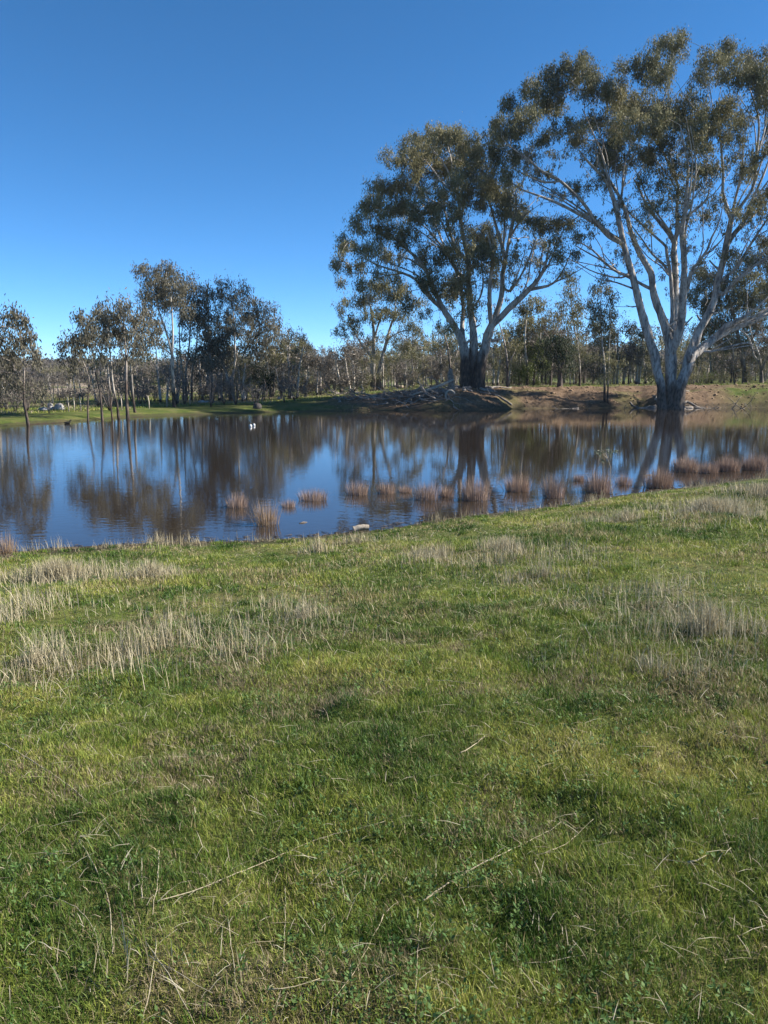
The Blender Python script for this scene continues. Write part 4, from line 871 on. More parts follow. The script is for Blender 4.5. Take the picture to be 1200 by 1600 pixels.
reeds = [(370, 794, 38, 24, 'small reed clump, leftmost of those standing free in the water'), (415, 822, 46, 46, 'yellow based tall ragged reed clump, nearest the left shore grass'),
 (450, 793, 26, 16, 'low thin reed tuft between the ragged yellow clump and the long flat clump'), (488, 783, 52, 22, 'long flat low reed clump left of the gap in the reeds'),
 (558, 774, 38, 25, 'reed clump first to the right of the open gap'), (604, 772, 32, 22, 'low reed clump second to the right of the open gap'), (634, 770, 22, 16, 'smallest reed tuft behind and left of the first big round clump'),
 (667, 782, 44, 36, 'round reed clump in front of the small tufts at the centre'), (698, 777, 26, 26, 'small reed clump touching between the two big round ones'), (745, 783, 52, 46, 'widest round reed clump, on the reflection of the big spreading gum'),
 (810, 769, 44, 32, 'reed clump between the widest clump and the tall narrow one'), (867, 779, 40, 42, 'upright round reed clump near the grass edge right of centre'), (906, 752, 20, 15, 'tiny reed tuft behind the two upright clumps'),
 (940, 771, 46, 46, 'dense reed clump with the leafy twig rising from it'), (977, 758, 30, 20, 'low reed clump just right of the leafy twig'), (1033, 763, 52, 36, 'wide reed clump on the reflection of the biggest tree'),
 (1075, 738, 50, 28, 'reed clump at the right behind the bank grass, beside the wide one'), (1110, 740, 34, 20, 'low reed patch half hidden by bank grass at right'), (1142, 737, 44, 28, 'pinkish reed clump second from the right edge'), (1184, 735, 44, 30, 'reed clump at the right edge behind the grass'), (6, 868, 34, 36, 'orange brown reed clump at the left edge of the photo')]
rs = np.random.RandomState(77)
for (pxx, pyy, wpx, hpx, lab) in reeds:
    w = onz(pxx, pyy); d = math.hypot(w[0], w[1]); sc = w[1]/F
    W_ = wpx*sc*.51; Hh = hpx*sc*rs.uniform(.98, 1.18)
    n = int(np.clip(1300*(W_*W_*2.2+.12), 260, 1500))
    u = rs.uniform(0, 1, n)**.55; a = rs.uniform(0, 6.283, n)
    x = u*W_*.80*np.cos(a); y = u*W_*.6*np.sin(a)
    hh = Hh*rs.uniform(.55, 1.08, n)*(1-.30*u*u)*(.8+.4*fbm(x*6+pxx, y*6, 5))
    lean = rs.uniform(.02, .14, n)+.24*u*rs.uniform(.2, 1, n)+(rs.rand(n) < .06)*.4
    z = np.full(n, -.12)
    colr = mixcol((.21, .145, .11), (.46, .34, .265), rs.uniform(0, 1, n))
    if pxx in (415, 6): colr = colr*.6+mixcol((.30, .20, .07), (.42, .30, .14), rs.uniform(0, 1, n))*.4
    o = blade_obj('reed_clump', [blades(x, y, z, hh+.12, rs.uniform(.0045, .0085, n)*d/18, lean, colr, rs, dirv=np.where(rs.rand(n) < .7, a, rs.uniform(0, 6.283, n)))], DRY)
    o.location = (w[0], w[1]+W_*.5, 0)
    tag(o, lab, 'reeds', 'reed clumps standing in the shallows')

# ------------------------------------------------------------------ grass
GREEN = np.array([[.064, .120, .020], [.152, .210, .034], [.280, .308, .052], [.41, .38, .12]])
def gcol(x, y, rs):
    n = len(x); t = np.clip(fbm(x*.9, y*.9, 61, 5)*2.1-.55+rs.normal(0, .22, n)+1.3*(fbm(x*4.5, y*4.5, 63, 3)-.5), 0, 2.99)
    t = np.clip(t*2.4, 0, 2.99); i = t.astype(int); f = (t-i)[:, None]
    return GREEN[i]*(1-f)+GREEN[i+1]*f
rs = np.random.RandomState(31)
def wedge(n, r0, r1, pw, rs, half=.60):
    u = rs.uniform(0, 1, n); r = (r0**pw+u*(r1**pw-r0**pw))**(1/pw)
    th = rs.uniform(-half, half, n)
    return r*np.sin(th), r*np.cos(th), r, th
def land(x, y, th, r, rs, marg=.05):
    rn = np.interp(th, TN, RN_); return height(x, y) > marg
parts = []; dry_parts = []
n = 640000
x, y, r, th = wedge(n, 1.25, 26, 1.05, rs)
near = r < 3
x = np.where(near, x*1.35, x)
h_ = height(x, y); ok = h_ > .055+.05*fbm(x*2, y*2, 99)
x, y, r, h_ = x[ok], y[ok], r[ok], h_[ok]; n = len(x)
lush = fbm(x*1.1, y*1.1, 71); lush2 = fbm(x*.3+9, y*.3, 73)
hg = (.016+.038*sstep(lush, .35, .75)+.016*sstep(lush2, .4, .7))*rs.uniform(.5, 1.4, n)*(.85+np.clip(r-3, 0, 14)*.035)
wd = (.0014+.00058*r)*rs.uniform(.6, 1.3, n)
c = gcol(x, y, rs)
dead = rs.rand(n) < (.11+.55*sstep(fbm(x*1.5, y*1.5, 75, 5), .46, .66))
c[dead] = mixcol((.21, .16, .08), (.44, .37, .20), rs.rand(dead.sum()))
parts.append(blades(x, y, h_-.006, hg, wd, rs.uniform(.15, .95, n), c, rs))
n = 430000
x, y, r, th = wedge(n, 1.2, 6.5, 1.0, rs); x = np.where(r < 3, x*1.35, x)
h_ = height(x, y); r = np.hypot(x, y)
c = gcol(x, y, rs); dead = rs.rand(n) < (.15+.55*sstep(fbm(x*2.2, y*2.2, 79, 5), .48, .64)); c[dead] = mixcol((.15, .11, .065), (.38, .32, .20), rs.rand(dead.sum()))
parts.append(blades(x, y, h_-.004, rs.uniform(.012, .045, n)*(.6+.9*fbm(x*3, y*3, 80)), rs.uniform(.0010, .0023, n)*(1+.14*r), rs.uniform(.2, 1.0, n), c, rs))
n = 300000                                       # turf beside and behind the camera
y = rs.uniform(-1.2, 11, n); x = rs.uniform(-1, 1, n); x = np.sign(x)*(np.maximum(y, 0)*.56+np.abs(x)*4.2*(1-.5*np.clip(y, 0, 11)/11)); h_ = height(x, y); ok = h_ > .06
x, y, h_ = x[ok], y[ok], h_[ok]; n = len(x); r = np.hypot(x, y)
c = gcol(x, y, rs); dead = rs.rand(n) < (.13+.5*sstep(fbm(x*1.5, y*1.5, 75, 5), .46, .66)); c[dead] = mixcol((.18, .14, .08), (.40, .34, .20), rs.rand(dead.sum()))
parts.append(blades(x, y, h_-.004, rs.uniform(.015, .06, n), rs.uniform(.002, .0045, n)*(1+.1*r), rs.uniform(.2, 1.0, n), c, rs))
# longer green tufts
nt_ = 1500; tx, ty, tr, _ = wedge(nt_, 1.6, 24, 1.1, rs)
k = 60; x = np.repeat(tx, k)+rs.normal(0, 1, nt_*k)*np.repeat(.03+.05*rs.rand(nt_), k); y = np.repeat(ty, k)+rs.normal(0, 1, nt_*k)*np.repeat(.03+.05*rs.rand(nt_), k)
h_ = height(x, y); ok = h_ > .04; x, y, h_ = x[ok], y[ok], h_[ok]; r = np.hypot(x, y); n = len(x)
parts.append(blades(x, y, h_-.005, rs.uniform(.025, .075, n), (.0018+.00055*r), rs.uniform(.1, .8, n), gcol(x, y, rs)*[[.62, .8, .62]]*rs.uniform(.7, 1.1, (n, 1)), rs))
tag(blade_obj('grass', parts, BLADE), 'short green winter grass covering the near bank', 'grass', kind='stuff')

# dry standing grass in drifts (photo centre, half sizes in px, stem count, height m)
drifts = [(250, 1020, 240, 60, 2600, .27), (60, 1040, 90, 45, 900, .26), (260, 1010, 340, 85, 1500, .24), (1050, 930, 260, 60, 1200, .22), (760, 880, 240, 30, 1500, .2), (90, 905, 110, 26, 3600, .27), (235, 900, 55, 13, 1800, .22), (790, 862, 120, 20, 3000, .22), (690, 870, 80, 10, 1200, .2), (1110, 985, 160, 40, 2300, .27), (960, 960, 90, 24, 1200, .22),
          (1110, 800, 170, 32, 7000, .26), (980, 815, 90, 14, 2600, .24), (500, 862, 45, 9, 900, .25), (1230, 770, 90, 18, 5000, .32), (560, 850, 90, 6, 600, .2), (30, 960, 60, 40, 1100, .3), (480, 970, 60, 30, 500, .2), (850, 900, 220, 22, 1500, .2),
          (420, 950, 300, 50, 900, .14), (180, 1500, 150, 100, 110, .17), (1000, 1050, 240, 60, 1000, .16)]
dp = []
for (cx, cy, rx, ry, cnt, hh) in drifts:
    p = hit(cx, cy); d = p[1]; drop = CAMZ-p[2]
    n = int(cnt*1.15); rxm = rx*d/F; rym = min(ry*d*d/(drop*F)*1.0, 4.0)
    a = rs.uniform(0, 6.283, n); q = np.abs(rs.normal(0, .62, n))
    x = p[0]+rxm*q*np.cos(a)*1.1; y = p[1]+rym*q*np.sin(a)*1.1; q = np.clip(q, 0, 1.6)
    w = fbm(x*2.2, y*2.2, 83); ok = (w > rs.uniform(.34, .70, n)) & (height(x, y) > .06); x, y = x[ok], y[ok]; n = len(x)
    if not n: continue
    r = np.hypot(x, y)
    hgt = hh*rs.uniform(.2, 1.2, n)*(1-.35*q[ok]); up_ = rs.rand(n) < .72
    lean = np.where(up_, rs.uniform(.02, .35, n), rs.uniform(.5, 1.0, n))
    c = mixcol((.26, .22, .13), (.54, .48, .34), rs.rand(n))
    dp.append(blades(x, y, height(x, y)-.01, hgt, (.0018+.00045*r)*rs.uniform(.6, 1.2, n), lean, c, rs, dirv=rs.normal(3.4, 1.9, n)))
# dry rim along the water line
n = 9000; th = rs.uniform(-.6, .6, n); r = np.interp(th, TN, RN_)-rs.gamma(1.2, .35, n)
x, y = r*np.sin(th), r*np.cos(th); w = fbm(x*1.3, y*1.3, 87); ok = (w > rs.uniform(.3, .65, n)) & (height(x, y) > .02); x, y, r = x[ok], y[ok], r[ok]; n = len(x)
dp.append(blades(x, y, height(x, y)-.01, rs.uniform(.05, .30, n)*sstep(w[ok], .3, .7), (.0018+.00035*r), rs.uniform(.02, .5, n), mixcol((.25, .20, .11), (.45, .40, .27), rs.rand(n)), rs))
tag(blade_obj('dry_grass', dp, DRY), 'bleached dry grass stems standing in drifts on the near bank', 'dry grass', kind='stuff')

# flat litter: straws lying among the grass
n = 12000; x, y, r, th = wedge(n, 1.4, 20, 1.1, rs)
w = fbm(x*.9, y*.9, 91); ok = (w > rs.uniform(.3, .62, n)) & (height(x, y) > .05); x, y, r = x[ok], y[ok], r[ok]; n = len(x)
a = rs.uniform(0, 6.283, n); l = rs.uniform(.015, .10, n)*(1+.07*r); wdt = (.0009+.0004*r)*rs.uniform(.6, 1.2, n)
D = np.stack([np.cos(a), np.sin(a), rs.uniform(-.15, .25, n)], -1); Wv = np.stack([-np.sin(a), np.cos(a), np.zeros(n)], -1)*wdt[:, None]*.5
B = np.stack([x, y, height(x, y)+rs.uniform(.008, .045, n)], -1)
V = np.stack([B-Wv, B+Wv, B+D*l[:, None]*.5-Wv+[0, 0, .006], B+D*l[:, None]*.5+Wv+[0, 0, .006], B+D*l[:, None]], 1).reshape(-1, 3)
i = np.arange(n)[:, None]*5
c = mixcol((.24, .20, .13), (.55, .50, .37), rs.rand(n))
tag(blade_obj('straw_litter', [(V, i+np.array([0, 1, 3, 2]), i+np.array([2, 3, 4]), np.vstack([c, c]))], DRY), 'broken straws lying among the green grass', 'straw', kind='stuff')

# broad-leaved weeds
nw = 17000; x, y, r, th = wedge(nw, 1.4, 13, .9, rs)
w = fbm(x*1.4, y*1.4, 95); ok = (w > rs.uniform(.42, .66, nw)) & (height(x, y) > .08); x, y = x[ok], y[ok]; nw = len(x)
k = 9; X = np.repeat(x, k); Yw = np.repeat(y, k); n = len(X)
a = rs.uniform(0, 6.283, n); el = rs.uniform(.1, 1.0, n); l = np.repeat(rs.uniform(.007, .019, nw), k)*rs.uniform(.7, 1.2, n); wd = l*rs.uniform(.35, .6, n)
D = np.stack([np.cos(a)*np.cos(el), np.sin(a)*np.cos(el), np.sin(el)], -1); Wv = np.stack([-np.sin(a), np.cos(a), rs.uniform(-.3, .3, n)], -1)*wd[:, None]*.5
B = np.stack([X+np.cos(a)*.006, Yw+np.sin(a)*.006, height(X, Yw)+rs.uniform(.01, .05, n)], -1)
V = np.stack([B, B+D*l[:, None]*.5+Wv, B+D*l[:, None], B+D*l[:, None]*.5-Wv], 1).reshape(-1, 3)
c = mixcol((.035, .085, .018), (.13, .20, .06), rs.rand(n))
tag(mesh_obj('weeds', V, [np.arange(n*4).reshape(-1, 4)], WEEDM, fattr={'col': c}), 'small dark broad-leaved weeds among the grass', 'weeds', kind='stuff')

# grass on the far banks and paddock
n = 240000; th = rs.uniform(-.60, .60, n); s = rs.uniform(.25, 1, n)**1.6*62
rr = np.interp(th, TF, RF_)+s; x, y = rr*np.sin(th), rr*np.cos(th)
e = sstep(s, -1, .5)*(1-sstep(s, 6, 12))*np.interp(th, [px2th(470), px2th(560), px2th(1090), px2th(1160)], [0, 1, 1, .45])
ok = (rs.rand(n) > e*.93) & (height(x, y) > .05); x, y, s = x[ok], y[ok], s[ok]; n = len(x)
c = gcol(x*.5, y*.5, rs); dd = rs.rand(n) < np.clip(.15+.6*sstep(fbm(x*.12, y*.12, 97), .45, .6), 0, 1)*.6
c[dd] = mixcol((.20, .15, .10), (.40, .33, .22), rs.rand(dd.sum()))
tag(blade_obj('far_grass', [blades(x, y, height(x, y)-.01, rs.uniform(.05, .18, n)*(1+dd*.5), rs.uniform(.02, .05, n), rs.uniform(.1, .8, n), c, rs)], BLADE),
    'green and straw coloured grass on the far banks and paddock', 'grass', kind='stuff')
# clods and sticks on the earth bank
g = Geo(); n = 900
th = rs.uniform(px2th(520), px2th(1280), n); s = rs.uniform(.1, 6, n)
rr = np.interp(th, TF, RF_)+s; x, y = rr*np.sin(th), rr*np.cos(th); z = height(x, y)
for q in range(n):
    s0 = rs.uniform(.03, .12)*(1 if rs.rand() > .05 else 2)
    u = np.array([[1, 0, 0], [0, 1, 0], [-1, 0, 0], [0, -1, 0], [0, 0, .8], [0, 0, -.6]], float)*s0*rs.uniform(.6, 1.3, (6, 1))*[1.3, 1, .8]
    g.add(u+[x[q], y[q], z[q]+s0*.2], None, [(0, 1, 4), (1, 2, 4), (2, 3, 4), (3, 0, 4), (1, 0, 5), (2, 1, 5), (3, 2, 5), (0, 3, 5)])
CLOD = plain_noise('clod_earth', [(.3, (.12, .08, .05)), (.6, (.28, .19, .12)), (.75, (.38, .28, .19))], 1.5)
tag(g.build('clods', CLOD, smooth=False), 'brown clods and bark scraps strewn on the bare earth bank', 'clods', kind='stuff')

# ------------------------------------------------------------------ long dry stems lying in the foreground
stems = [
 ([(-20, 1148), (60, 1195), (120, 1238), (180, 1300), (212, 1360), (222, 1402)], 1.25, 'long arching straw stem from the left edge, bent down at its end'),
 ([(245, 1408), (300, 1392), (370, 1365), (430, 1340), (500, 1310), (600, 1284)], 1.2, 'longest straight straw stem lying left of the centre'),
 ([(125, 1313), (150, 1360), (170, 1410), (177, 1490)], 1.5, 'curved upright straw stem near the left edge under the long arching one'),
 ([(60, 1398), (110, 1412), (145, 1450), (158, 1515)], 1.0, 'hooked straw stem left of the curved upright one'),
 ([(248, 1330), (247, 1370), (238, 1428)], 1.4, 'short upright straw at the end of the longest straight stem'),
 ([(221, 1340), (222, 1370), (220, 1402)], 1.1, 'tiny upright straw beside the short upright one'),
 ([(662, 1407), (720, 1367), (790, 1332), (850, 1302), (878, 1284)], 2.0, 'thick pale straw stem lying diagonally right of the centre'),
 ([(245, 1470), (237, 1530), (222, 1600)], 1.2, 'straw stem falling to the bottom edge from the tangle at lower left'),
 ([(228, 1472), (262, 1520), (305, 1602)], 1.3, 'straw stem crossing to the bottom edge right of the lower left tangle'),
 ([(232, 1492), (280, 1522), (332, 1552)], 1.0, 'thin straw slanting right from the lower left tangle'),
 ([(357, 1437), (364, 1500), (376, 1572)], 1.2, 'lone near vertical straw between the lower left tangle and the centre'),
 ([(600, 1430), (575, 1480), (545, 1530), (500, 1582)], 1.2, 'straw leaning down to the left at the bottom centre'),
 ([(852, 1332), (884, 1318), (906, 1300), (928, 1278)], 1.2, 'short pale straw right of the thick diagonal stem'),
 ([(656, 1440), (651, 1520), (648, 1592)], 1.1, 'upright green tinged straw below the thick diagonal stem'),
 ([(818, 1506), (870, 1501), (915, 1491)], 1.2, 'flat horizontal straw in the lower right grass'),
 ([(418, 1546), (462, 1541), (500, 1529)], 1.4, 'flat horizontal straw at the bottom centre left'),
 ([(1120, 1262), (1132, 1305), (1152, 1352)], 1.0, 'thin straw slanting down near the right edge'),
 ([(930, 1328), (985, 1333), (1040, 1343), (1100, 1352)], .9, 'long thin straw lying level at the right'),
 ([(1075, 1348), (1088, 1345), (1104, 1336)], 2.2, 'stubby bent straw at the end of the level thin one'),
 ([(445, 1385), (446, 1430), (442, 1522)], 1.0, 'thin bowed straw standing just left of centre in the low foreground'),
 ([(668, 1063), (700, 1064), (742, 1068)], 1.2, 'pale straw lying level in the middle grass'),
 ([(720, 1176), (742, 1163), (758, 1150)], 1.4, 'short straw slanting up above the centre right'),
]
for (pl, rpx, lab) in stems:
    W3 = np.array([CAM+(hit(min(max(a, -100), 1300), b_)-CAM)*.989 for a, b_ in pl])
    C = catmull(W3, .03); C = C+rs.normal(0, .0012, C.shape)
    base = C[0].copy(); d = np.linalg.norm(W3[0]-CAM)
    g = Geo(); n = len(C); R0 = rpx*d/F*.62
    RR_ = np.linspace(R0, R0*.45, n); RR_[::7] *= 1.25
    tube(g, C-base, RR_, 6)
    o = g.build('dry_stem', STRAWM); o.location = tuple(base)
    tag(o, lab, 'straw stem', 'long dry stems lying in the foreground grass')

# ------------------------------------------------------------------ logs, driftwood, rocks
def log(name, a, b_, r, label, wm=WOOD_LOG, bend=.02):
    a = np.array(a, float); b_ = np.array(b_, float); g = Geo(); n = 9
    t = np.linspace(0, 1, n)[:, None]; P = a*(1-t)+b_*t-a; P[:, 2] += np.sin(t[:, 0]*3.14)*bend
    an = np.arange(12)*2*math.pi/12
    tube(g, P, r*rs.uniform(.9, 1.1, n), 12, .07, cap=False)
    e = empty(name, a, label, 'log')
    g.build('wood', wm, e)
    T_ = (b_-a)/np.linalg.norm(b_-a); A = np.cross(T_, [0, 0, 1.]); A /= np.linalg.norm(A); B_ = np.cross(T_, A)
    for c0, sgn in ((P[0]+T_*.004, 1), (P[-1]-T_*.004, -1)):
        V = [c0]+[c0+r*.97*(math.cos(q)*A+math.sin(q)*B_) for q in an]
        mesh_obj('cut_end', V, [np.array([(0, 1+k, 1+(k+1) % 12) for k in range(12)])], WOOD_END, e)
    return e
pL = hit(553, 832); pR = hit(576, 830)
log('log', (pL[0], pL[1], H(pL[0], pL[1])+.05), (pR[0], pL[1]+.05, H(pR[0], pL[1]+.05)+.07), .052, 'short bleached log with a dark cut end lying in grass at the near water edge')

def crooked(p0, d0, L_, rs, wob=.25, n=7):
    P = [np.array(p0, float)]; d = np.array(d0, float); d /= np.linalg.norm(d)
    for k in range(n):
        d = d+rs.normal(0, wob, 3); d /= np.linalg.norm(d); P.append(P[-1]+d*L_/n)
    return np.array(P)
# the heap of dead branches below the middle gum
def heap(cpx, Y, wid, dep, hgt, cnt, label, r=(.02, .07), slope=0):
    c = at(*cpx, Y); base = np.array([c[0], Y, H(c[0], Y)])
    g = Geo()
    for k in range(cnt):
        x = rs.uniform(-.5, .5)*wid; y = rs.uniform(-.5, .5)*dep
        z = H(base[0]+x, base[1]+y)-base[2]+rs.uniform(.0, 1)*hgt*(1-(2*x/wid)**2*.6)
        dr = np.array([rs.choice([-1, 1])*1.0, rs.uniform(-.7, .3), rs.uniform(-.5, .35)+slope])
        P = crooked((x, y, z), dr, rs.uniform(.8, 2.8), rs); r0 = rs.uniform(*r)
        tube(g, P, np.linspace(r0, r0*.35, len(P)), 5)
        for q in range(2):
            P2 = crooked(P[rs.randint(2, 6)], dr+rs.normal(0, .8, 3), rs.uniform(.3, 1.1), rs, .3, 5); tube(g, P2, np.linspace(r0*.5, r0*.15, len(P2)), 4)
    e = empty('branch_heap', base, label, 'dead branches'); g.build('branches', DRIFT, e); return e, base
e, bs = heap((655, 632), 66.8, 6.0, 2.6, .75, 85, 'tangled heap of grey dead branches sliding down the bank into the water', slope=.0)
g = Geo(); P = np.array([(3.0, .5, 1.7), (2.2, .2, 1.35), (1.3, -.1, 1.0), (.2, -.5, .65), (-.8, -.8, .35)]); tube(g, P, np.array([.07, .13, .12, .09, .05]), 9, .1)
g.build('slab', WOOD_LOG, e)
g = Geo(); a = np.linspace(.3, 4.2, 12); tube(g, np.stack([2.55+.38*np.cos(a), np.full(12, -1.1), .35+.42*np.sin(a)], -1), np.linspace(.11, .07, 12), 8); g.build('curled_root', WOOD_LOG, e)
heap((563, 624), 68.5, 4.5, 3.0, .30, 45, 'low scatter of pale sticks and logs on the grassy bank left of the branch heap', r=(.02, .08))
heap((547, 611), 80, 3.0, 2.0, .45, 22, 'small pile of pale sticks on the green bank beyond the scatter', r=(.02, .05))
heap((1140, 618), 69.2, 6.0, 2.0, .18, 34, 'dark roots and sticks on the bank right of the biggest tree', r=(.015, .05))
for (pxx, Y_, L_, lab) in [(800, 68.5, 3.2, 'longest fallen branch on the bank, right of the big spreading gum'), (905, 69.0, 2.2, 'short fallen branch on the bank below the narrow pointed gum'), (1112, 69.5, 2.6, 'fallen branch on the bank just right of the biggest trunk'), (985, 68.2, 1.8, 'small fallen branch on the bank left of the biggest trunk')]:
    c = at(pxx, 625, Y_); b0 = np.array([c[0], Y_, H(c[0], Y_)+.08]); g = Geo()
    P = crooked((0, 0, 0), (rs.choice([-1, 1]), rs.uniform(-.4, .4), 0), L_, rs, .12, 8)
    for k in range(len(P)): P[k, 2] = H(b0[0]+P[k, 0], b0[1]+P[k, 1])-b0[2]+.08+.05*rs.rand()
    tube(g, P, np.linspace(.09, .03, len(P)), 7, .1)
    for q in range(5):
        j = rs.randint(2, len(P)); P2 = crooked(P[j], rs.normal(0, 1, 3)*[1, .7, .3]+[0, 0, .5], rs.uniform(.4, 1.1), rs, .2, 5); tube(g, P2, np.linspace(.03, .008, len(P2)), 5)
    o = g.build('fallen_branch', DRIFT); o.location = tuple(b0); tag(o, lab, 'fallen branch')
# broken twigs and bark washed up along the near water line
LITT = plain_noise('wet_twigs', [(.3, (.04, .03, .02)), (.7, (.13, .10, .07))], 3)
g = Geo(); n = 260; th = rs.uniform(-.52, .5, n); r = np.interp(th, TN, RN_)-rs.uniform(-.35, .55, n); x, y = r*np.sin(th), r*np.cos(th); z = np.maximum(height(x, y), 0)
for q in range(n):
    P = crooked((x[q], y[q], z[q]+.008), (rs.normal(), rs.normal(), 0), rs.uniform(.04, .22), rs, .2, 3); P[:, 2] = z[q]+.008+.006*rs.rand(4); tube(g, P, [.005, .006, .004, .002], 4)
tag(g.build('shore_litter', LITT), 'broken twigs and bark washed up along the near water line', 'litter', kind='stuff')
# stump by the heap
c = at(704, 640, 67.4); base = np.array([c[0], 67.4, H(c[0], 67.4)-.1]); g = Geo()
tube(g, np.array([(0, 0, -.3), (.02, 0, .3), (.05, .3, .9), (0, .7, 1.5), (.05, .9, 2.0)]), np.array([.42, .33, .27, .25, .16]), 9, .15)
e = empty('stump', base, 'broken brown stump leaning on the bank beside the branch heap', 'stump'); g.build('wood', plain_noise('brown_wood', [(.3, (.10, .07, .05)), (.6, (.30, .22, .165))], 5), e)
# leaning roots exposed round the middle gum
def rock(px_, py_, w, h, label, Y):
    c = at(px_, py_, Y); z = H(c[0], Y); n1, n2 = 9, 14; V = []; 
    for a in range(n1):
        el = -math.pi/2+math.pi*a/(n1-1)
        for b2 in range(n2):
            az = 2*math.pi*b2/n2; v = np.array([math.cos(el)*math.cos(az), math.cos(el)*math.sin(az), math.sin(el)])
            k = .72+.5*float(fbm(np.array([v[0]*1.7+px_]), np.array([v[1]*1.7+v[2]*1.3]), 7)[0]); V.append(v*k*[w*.5, w*.42, h*.62])
    V = np.array(V); i = np.arange(n1-1)[:, None]*n2; j = np.arange(n2)[None, :]; k = (j+1) % n2
    o = mesh_obj('boulder', V, [np.stack([i+j, i+k, i+n2+k, i+n2+j], -1).reshape(-1, 4)], ROCK, smooth=False)
    o.location = (c[0], Y, z+h*.18); tag(o, label, 'boulder')
rock(92, 632, .75, .7, 'largest grey granite boulder on the left paddock, right one of the close pair', 56)
rock(78, 632, .5, .7, 'pointed pale boulder left of the largest grey one', 56)
rock(68, 642, .8, .35, 'low dark boulder left of the pointed pale one', 55)
rock(316, 628, .8, .35, 'low pale boulder on the grass right of the tall pale trunk', 70)
rock(323, 628, .5, .28, 'small pale boulder touching the low one right of the tall pale trunk', 70.5)
rock(455, 624, .8, .4, 'pale boulder on the green bank right of the small dark tree', 77)
rock(437, 625, .6, .4, 'grey boulder between the small dark tree and the pale boulder', 76)
ROCK = plain_noise('dark_rock', [(.3, (.03, .028, .026)), (.7, (.09, .08, .075))], 5, bump=.6, dist=.05)
rock(402, 641, .75, .6, 'round dark rock at the far water edge below the small dark tree', 62.2)
ROCK = plain_noise('tan_rock', [(.3, (.22, .17, .12)), (.7, (.42, .35, .26))], 5, bump=.6, dist=.05)
rock(583, 628, .9, .4, 'tan flat rock on the bank left of the branch heap', 69)
rock(626, 606, 1.1, .5, 'pale rock in the green paddock behind the branch heap', 96)

# fences
def fence(pts, Ysp, hgt, label, nw=3):
    e = empty('wire_fence', (pts[0][0], pts[0][1], H(*pts[0])), label, 'fence'); o0 = np.array([pts[0][0], pts[0][1], H(*pts[0])])
    A = np.array(pts[0]); B = np.array(pts[1]); n = int(np.linalg.norm(B-A)/Ysp); tops = []
    for k in range(n+1):
        p = A+(B-A)*k/n+rs.normal(0, .05, 2); z = H(*p); g = Geo(); b0 = np.array([p[0], p[1], z])-o0
        tube(g, np.array([b0-[0, 0, .2], b0+[rs.normal(0, .03), 0, hgt]]), [.055, .05], 6); g.build('post', DRIFT, e); tops.append(b0)
    for w in range(nw):
        g = Geo(); tube(g, np.array([t+[0, 0, hgt*(.35+.27*w)] for t in tops]), np.full(len(tops), .006), 4); g.build('wire', WIRE, e)
pa = at(470, 600, 122); pb = at(800, 600, 104)
fence([(pa[0], 122.), (pb[0], 104.)], 3.5, 1.25, 'post and wire fence across the paddock behind the branch heap')
pa = at(-60, 600, 74); pb = at(330, 600, 86)
fence([(pa[0], 74.), (pb[0], 86.)], 4.0, 1.2, 'post and wire fence across the left paddock behind the boulders')
# pale stakes on the left shore
for q, (pxx, Y, lab) in enumerate([(107, 54, 'pale stake beside the boulder pair, first on the left shore'), (116, 54.5, 'pale stake just right of the first one on the left shore'), (126, 55, 'short pale stake left of the slim forked gum'), (190, 57, 'yellowish stake at the foot of the pair stemmed gum'),
                                   (233, 59, 'pale stake right of the pale leaning gum'), (261, 62, 'pale stake just left of the tall pale trunk'), (297, 66, 'pale stake between the tall pale trunk and the low pale boulders'), (635, 84, 'short pale stake in the green strip behind the bank')]):
    c = at(pxx, 640, Y); g = Geo(); tube(g, np.array([(0, 0, -.1), (.02, 0, .5), (rs.normal(0, .05), 0, 1.0)]), [.04, .04, .035], 6)
    o = g.build('stake', WOOD); o.location = (c[0], Y, H(c[0], Y)); tag(o, lab, 'stake')

# two white floats on the water
for q, (pxx, pyy, lab, rr_) in enumerate([(391.5, 667, 'left of the two white floats on the open water', .085), (396.8, 665.5, 'right of the two white floats on the open water', .08)]):
    w = onz(pxx, pyy); g = Geo(); el = np.linspace(-1.45, 1.45, 9); P = np.stack([np.zeros(9), np.zeros(9), np.sin(el)*rr_*1.15], -1)
    tube(g, P, np.cos(el)*rr_, 14)
    o = g.build('float', WHITE); o.location = (w[0], w[1], rr_*.55); tag(o, lab, 'float')
    ch = Geo(); tube(ch, np.array([(0, 0, rr_*1.05), (0, 0, rr_*1.35)]), [.022, .018], 8); ch.build('eyelet', WIRE, o)
# dark bird on the water near the left shore
w = onz(105, 662); g = Geo()
tube(g, np.array([(-.20, 0, .07), (-.12, 0, .06), (0, 0, .05), (.12, 0, .06), (.17, 0, .12), (.185, 0, .2), (.23, 0, .21), (.29, 0, .2)]), np.array([.01, .05, .085, .07, .04, .035, .03, .008]), 10)
o = g.build('water_bird', plain_noise('dark_feathers', [(.3, (.02, .02, .02)), (.7, (.05, .045, .04))], 8)); o.location = (w[0], w[1], 0); tag(o, 'small dark bird swimming off the left shore', 'bird')

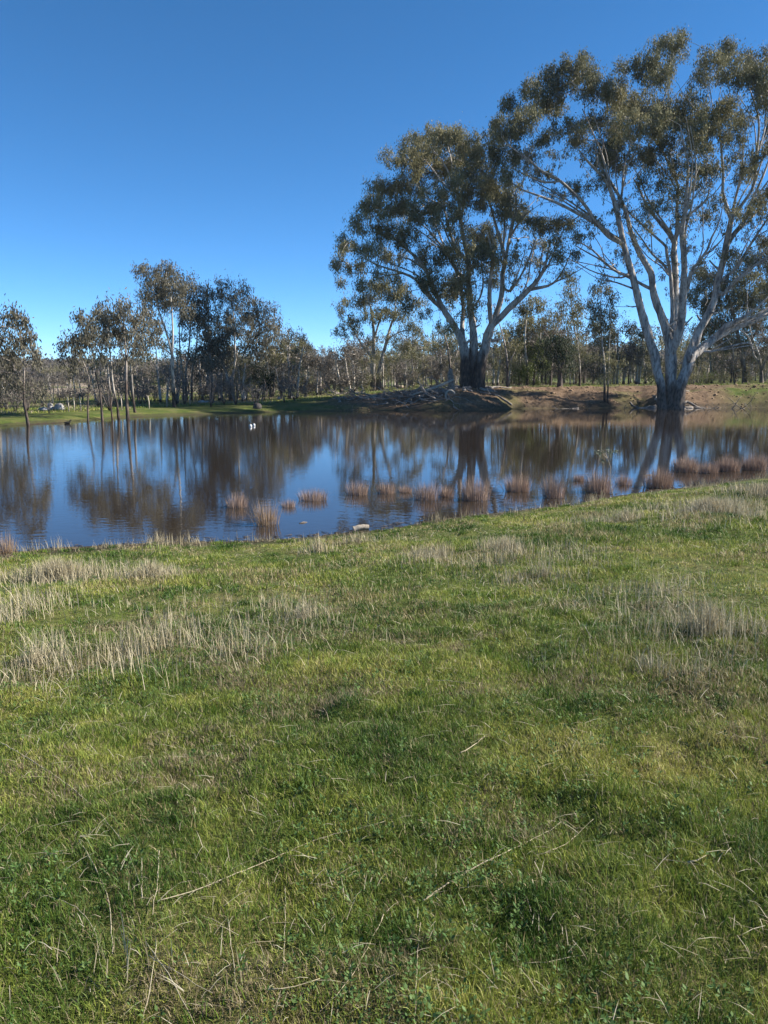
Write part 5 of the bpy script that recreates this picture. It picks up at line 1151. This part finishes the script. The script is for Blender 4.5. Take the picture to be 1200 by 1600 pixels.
# leafy twig standing out of a reed clump
w = onz(958, 776); Yt = w[1]
pts = [at(a, b_, Yt) for a, b_ in ((958, 776), (955, 762), (953, 745), (954, 730), (950, 718), (947, 710))]
base = pts[0].copy(); base[2] = 0; e = empty('leafy_twig', base, 'pale crooked twig with a tuft of grey leaves rising out of the reeds', 'twig')
g = Geo(); tube(g, np.array(pts)-base, np.linspace(.009, .005, 6), 6)
tips = []
for q, (a, b_) in enumerate([(933, 703), (938, 708), (942, 703), (948, 702), (955, 704), (960, 705), (944, 716), (951, 709), (937, 712)]):
    t = at(a, b_, Yt+rs.uniform(-.12, .12)); tube(g, np.array([pts[4+q % 2], (pts[5]+t)/2+[0, 0, .01], t])-base, [.004, .003, .002], 4); tips.append(t-base)
P = np.array([at(953, 745, Yt), at(961, 747, Yt-.1), at(968, 746, Yt-.15)])-base; tube(g, P, [.005, .004, .003], 4)
g.build('stem', WOOD_LOG, e)
V, Qd, ti = leaves(np.array(tips), np.full(len(tips), .5), 8, .06, .085, .034, rs, .3, 8)
mesh_obj('leaves', V, [Qd], leaf_mat('pale_grey_leaves', [(0, (.07, .09, .06)), (1, (.28, .30, .22))]), e, fattr={'tint': ti})
for (a, b_, c_, d_, lab) in [(920, 786, 938, 785, 'dark stick floating in front of the reeds with the leafy twig'), (1003, 744, 1022, 742, 'dark stick floating right of the leafy twig'), (468, 818, 480, 816, 'dark stick floating near the ragged yellow reed clump')]:
    p, q_ = onz(a, b_), onz(c_, d_); g = Geo(); tube(g, np.array([p-p, (q_-p)*.5+[0, 0, .012], q_-p]), [.012, .014, .006], 6); o = g.build('stick', DRIFT); o.location = tuple(p); tag(o, lab, 'stick')
print('background trees', nb)

# ------------------------------------------------------------------ the air
m, nt, out, N, L = mat('air')
v = nt.nodes.new('ShaderNodeVolumePrincipled'); v.inputs['Color'].default_value = (.80, .88, 1, 1); v.inputs['Density'].default_value = .00014
L(v.outputs[0], out.inputs['Volume'])
zt = 34.0; X0, X1, Y0, Y1, Z0 = -420, 420, -30, 640, -3
vb = [(x, y, z) for z in (Z0, zt) for x, y in ((X0, Y0), (X1, Y0), (X1, Y1), (X0, Y1))]
tag(mesh_obj('haze', vb, [np.array([(3, 2, 1, 0), (4, 5, 6, 7), (0, 1, 5, 4), (1, 2, 6, 5), (2, 3, 7, 6), (3, 0, 4, 7)])], m), 'thin pale haze in the air over the dam and paddock', 'haze', kind='stuff')
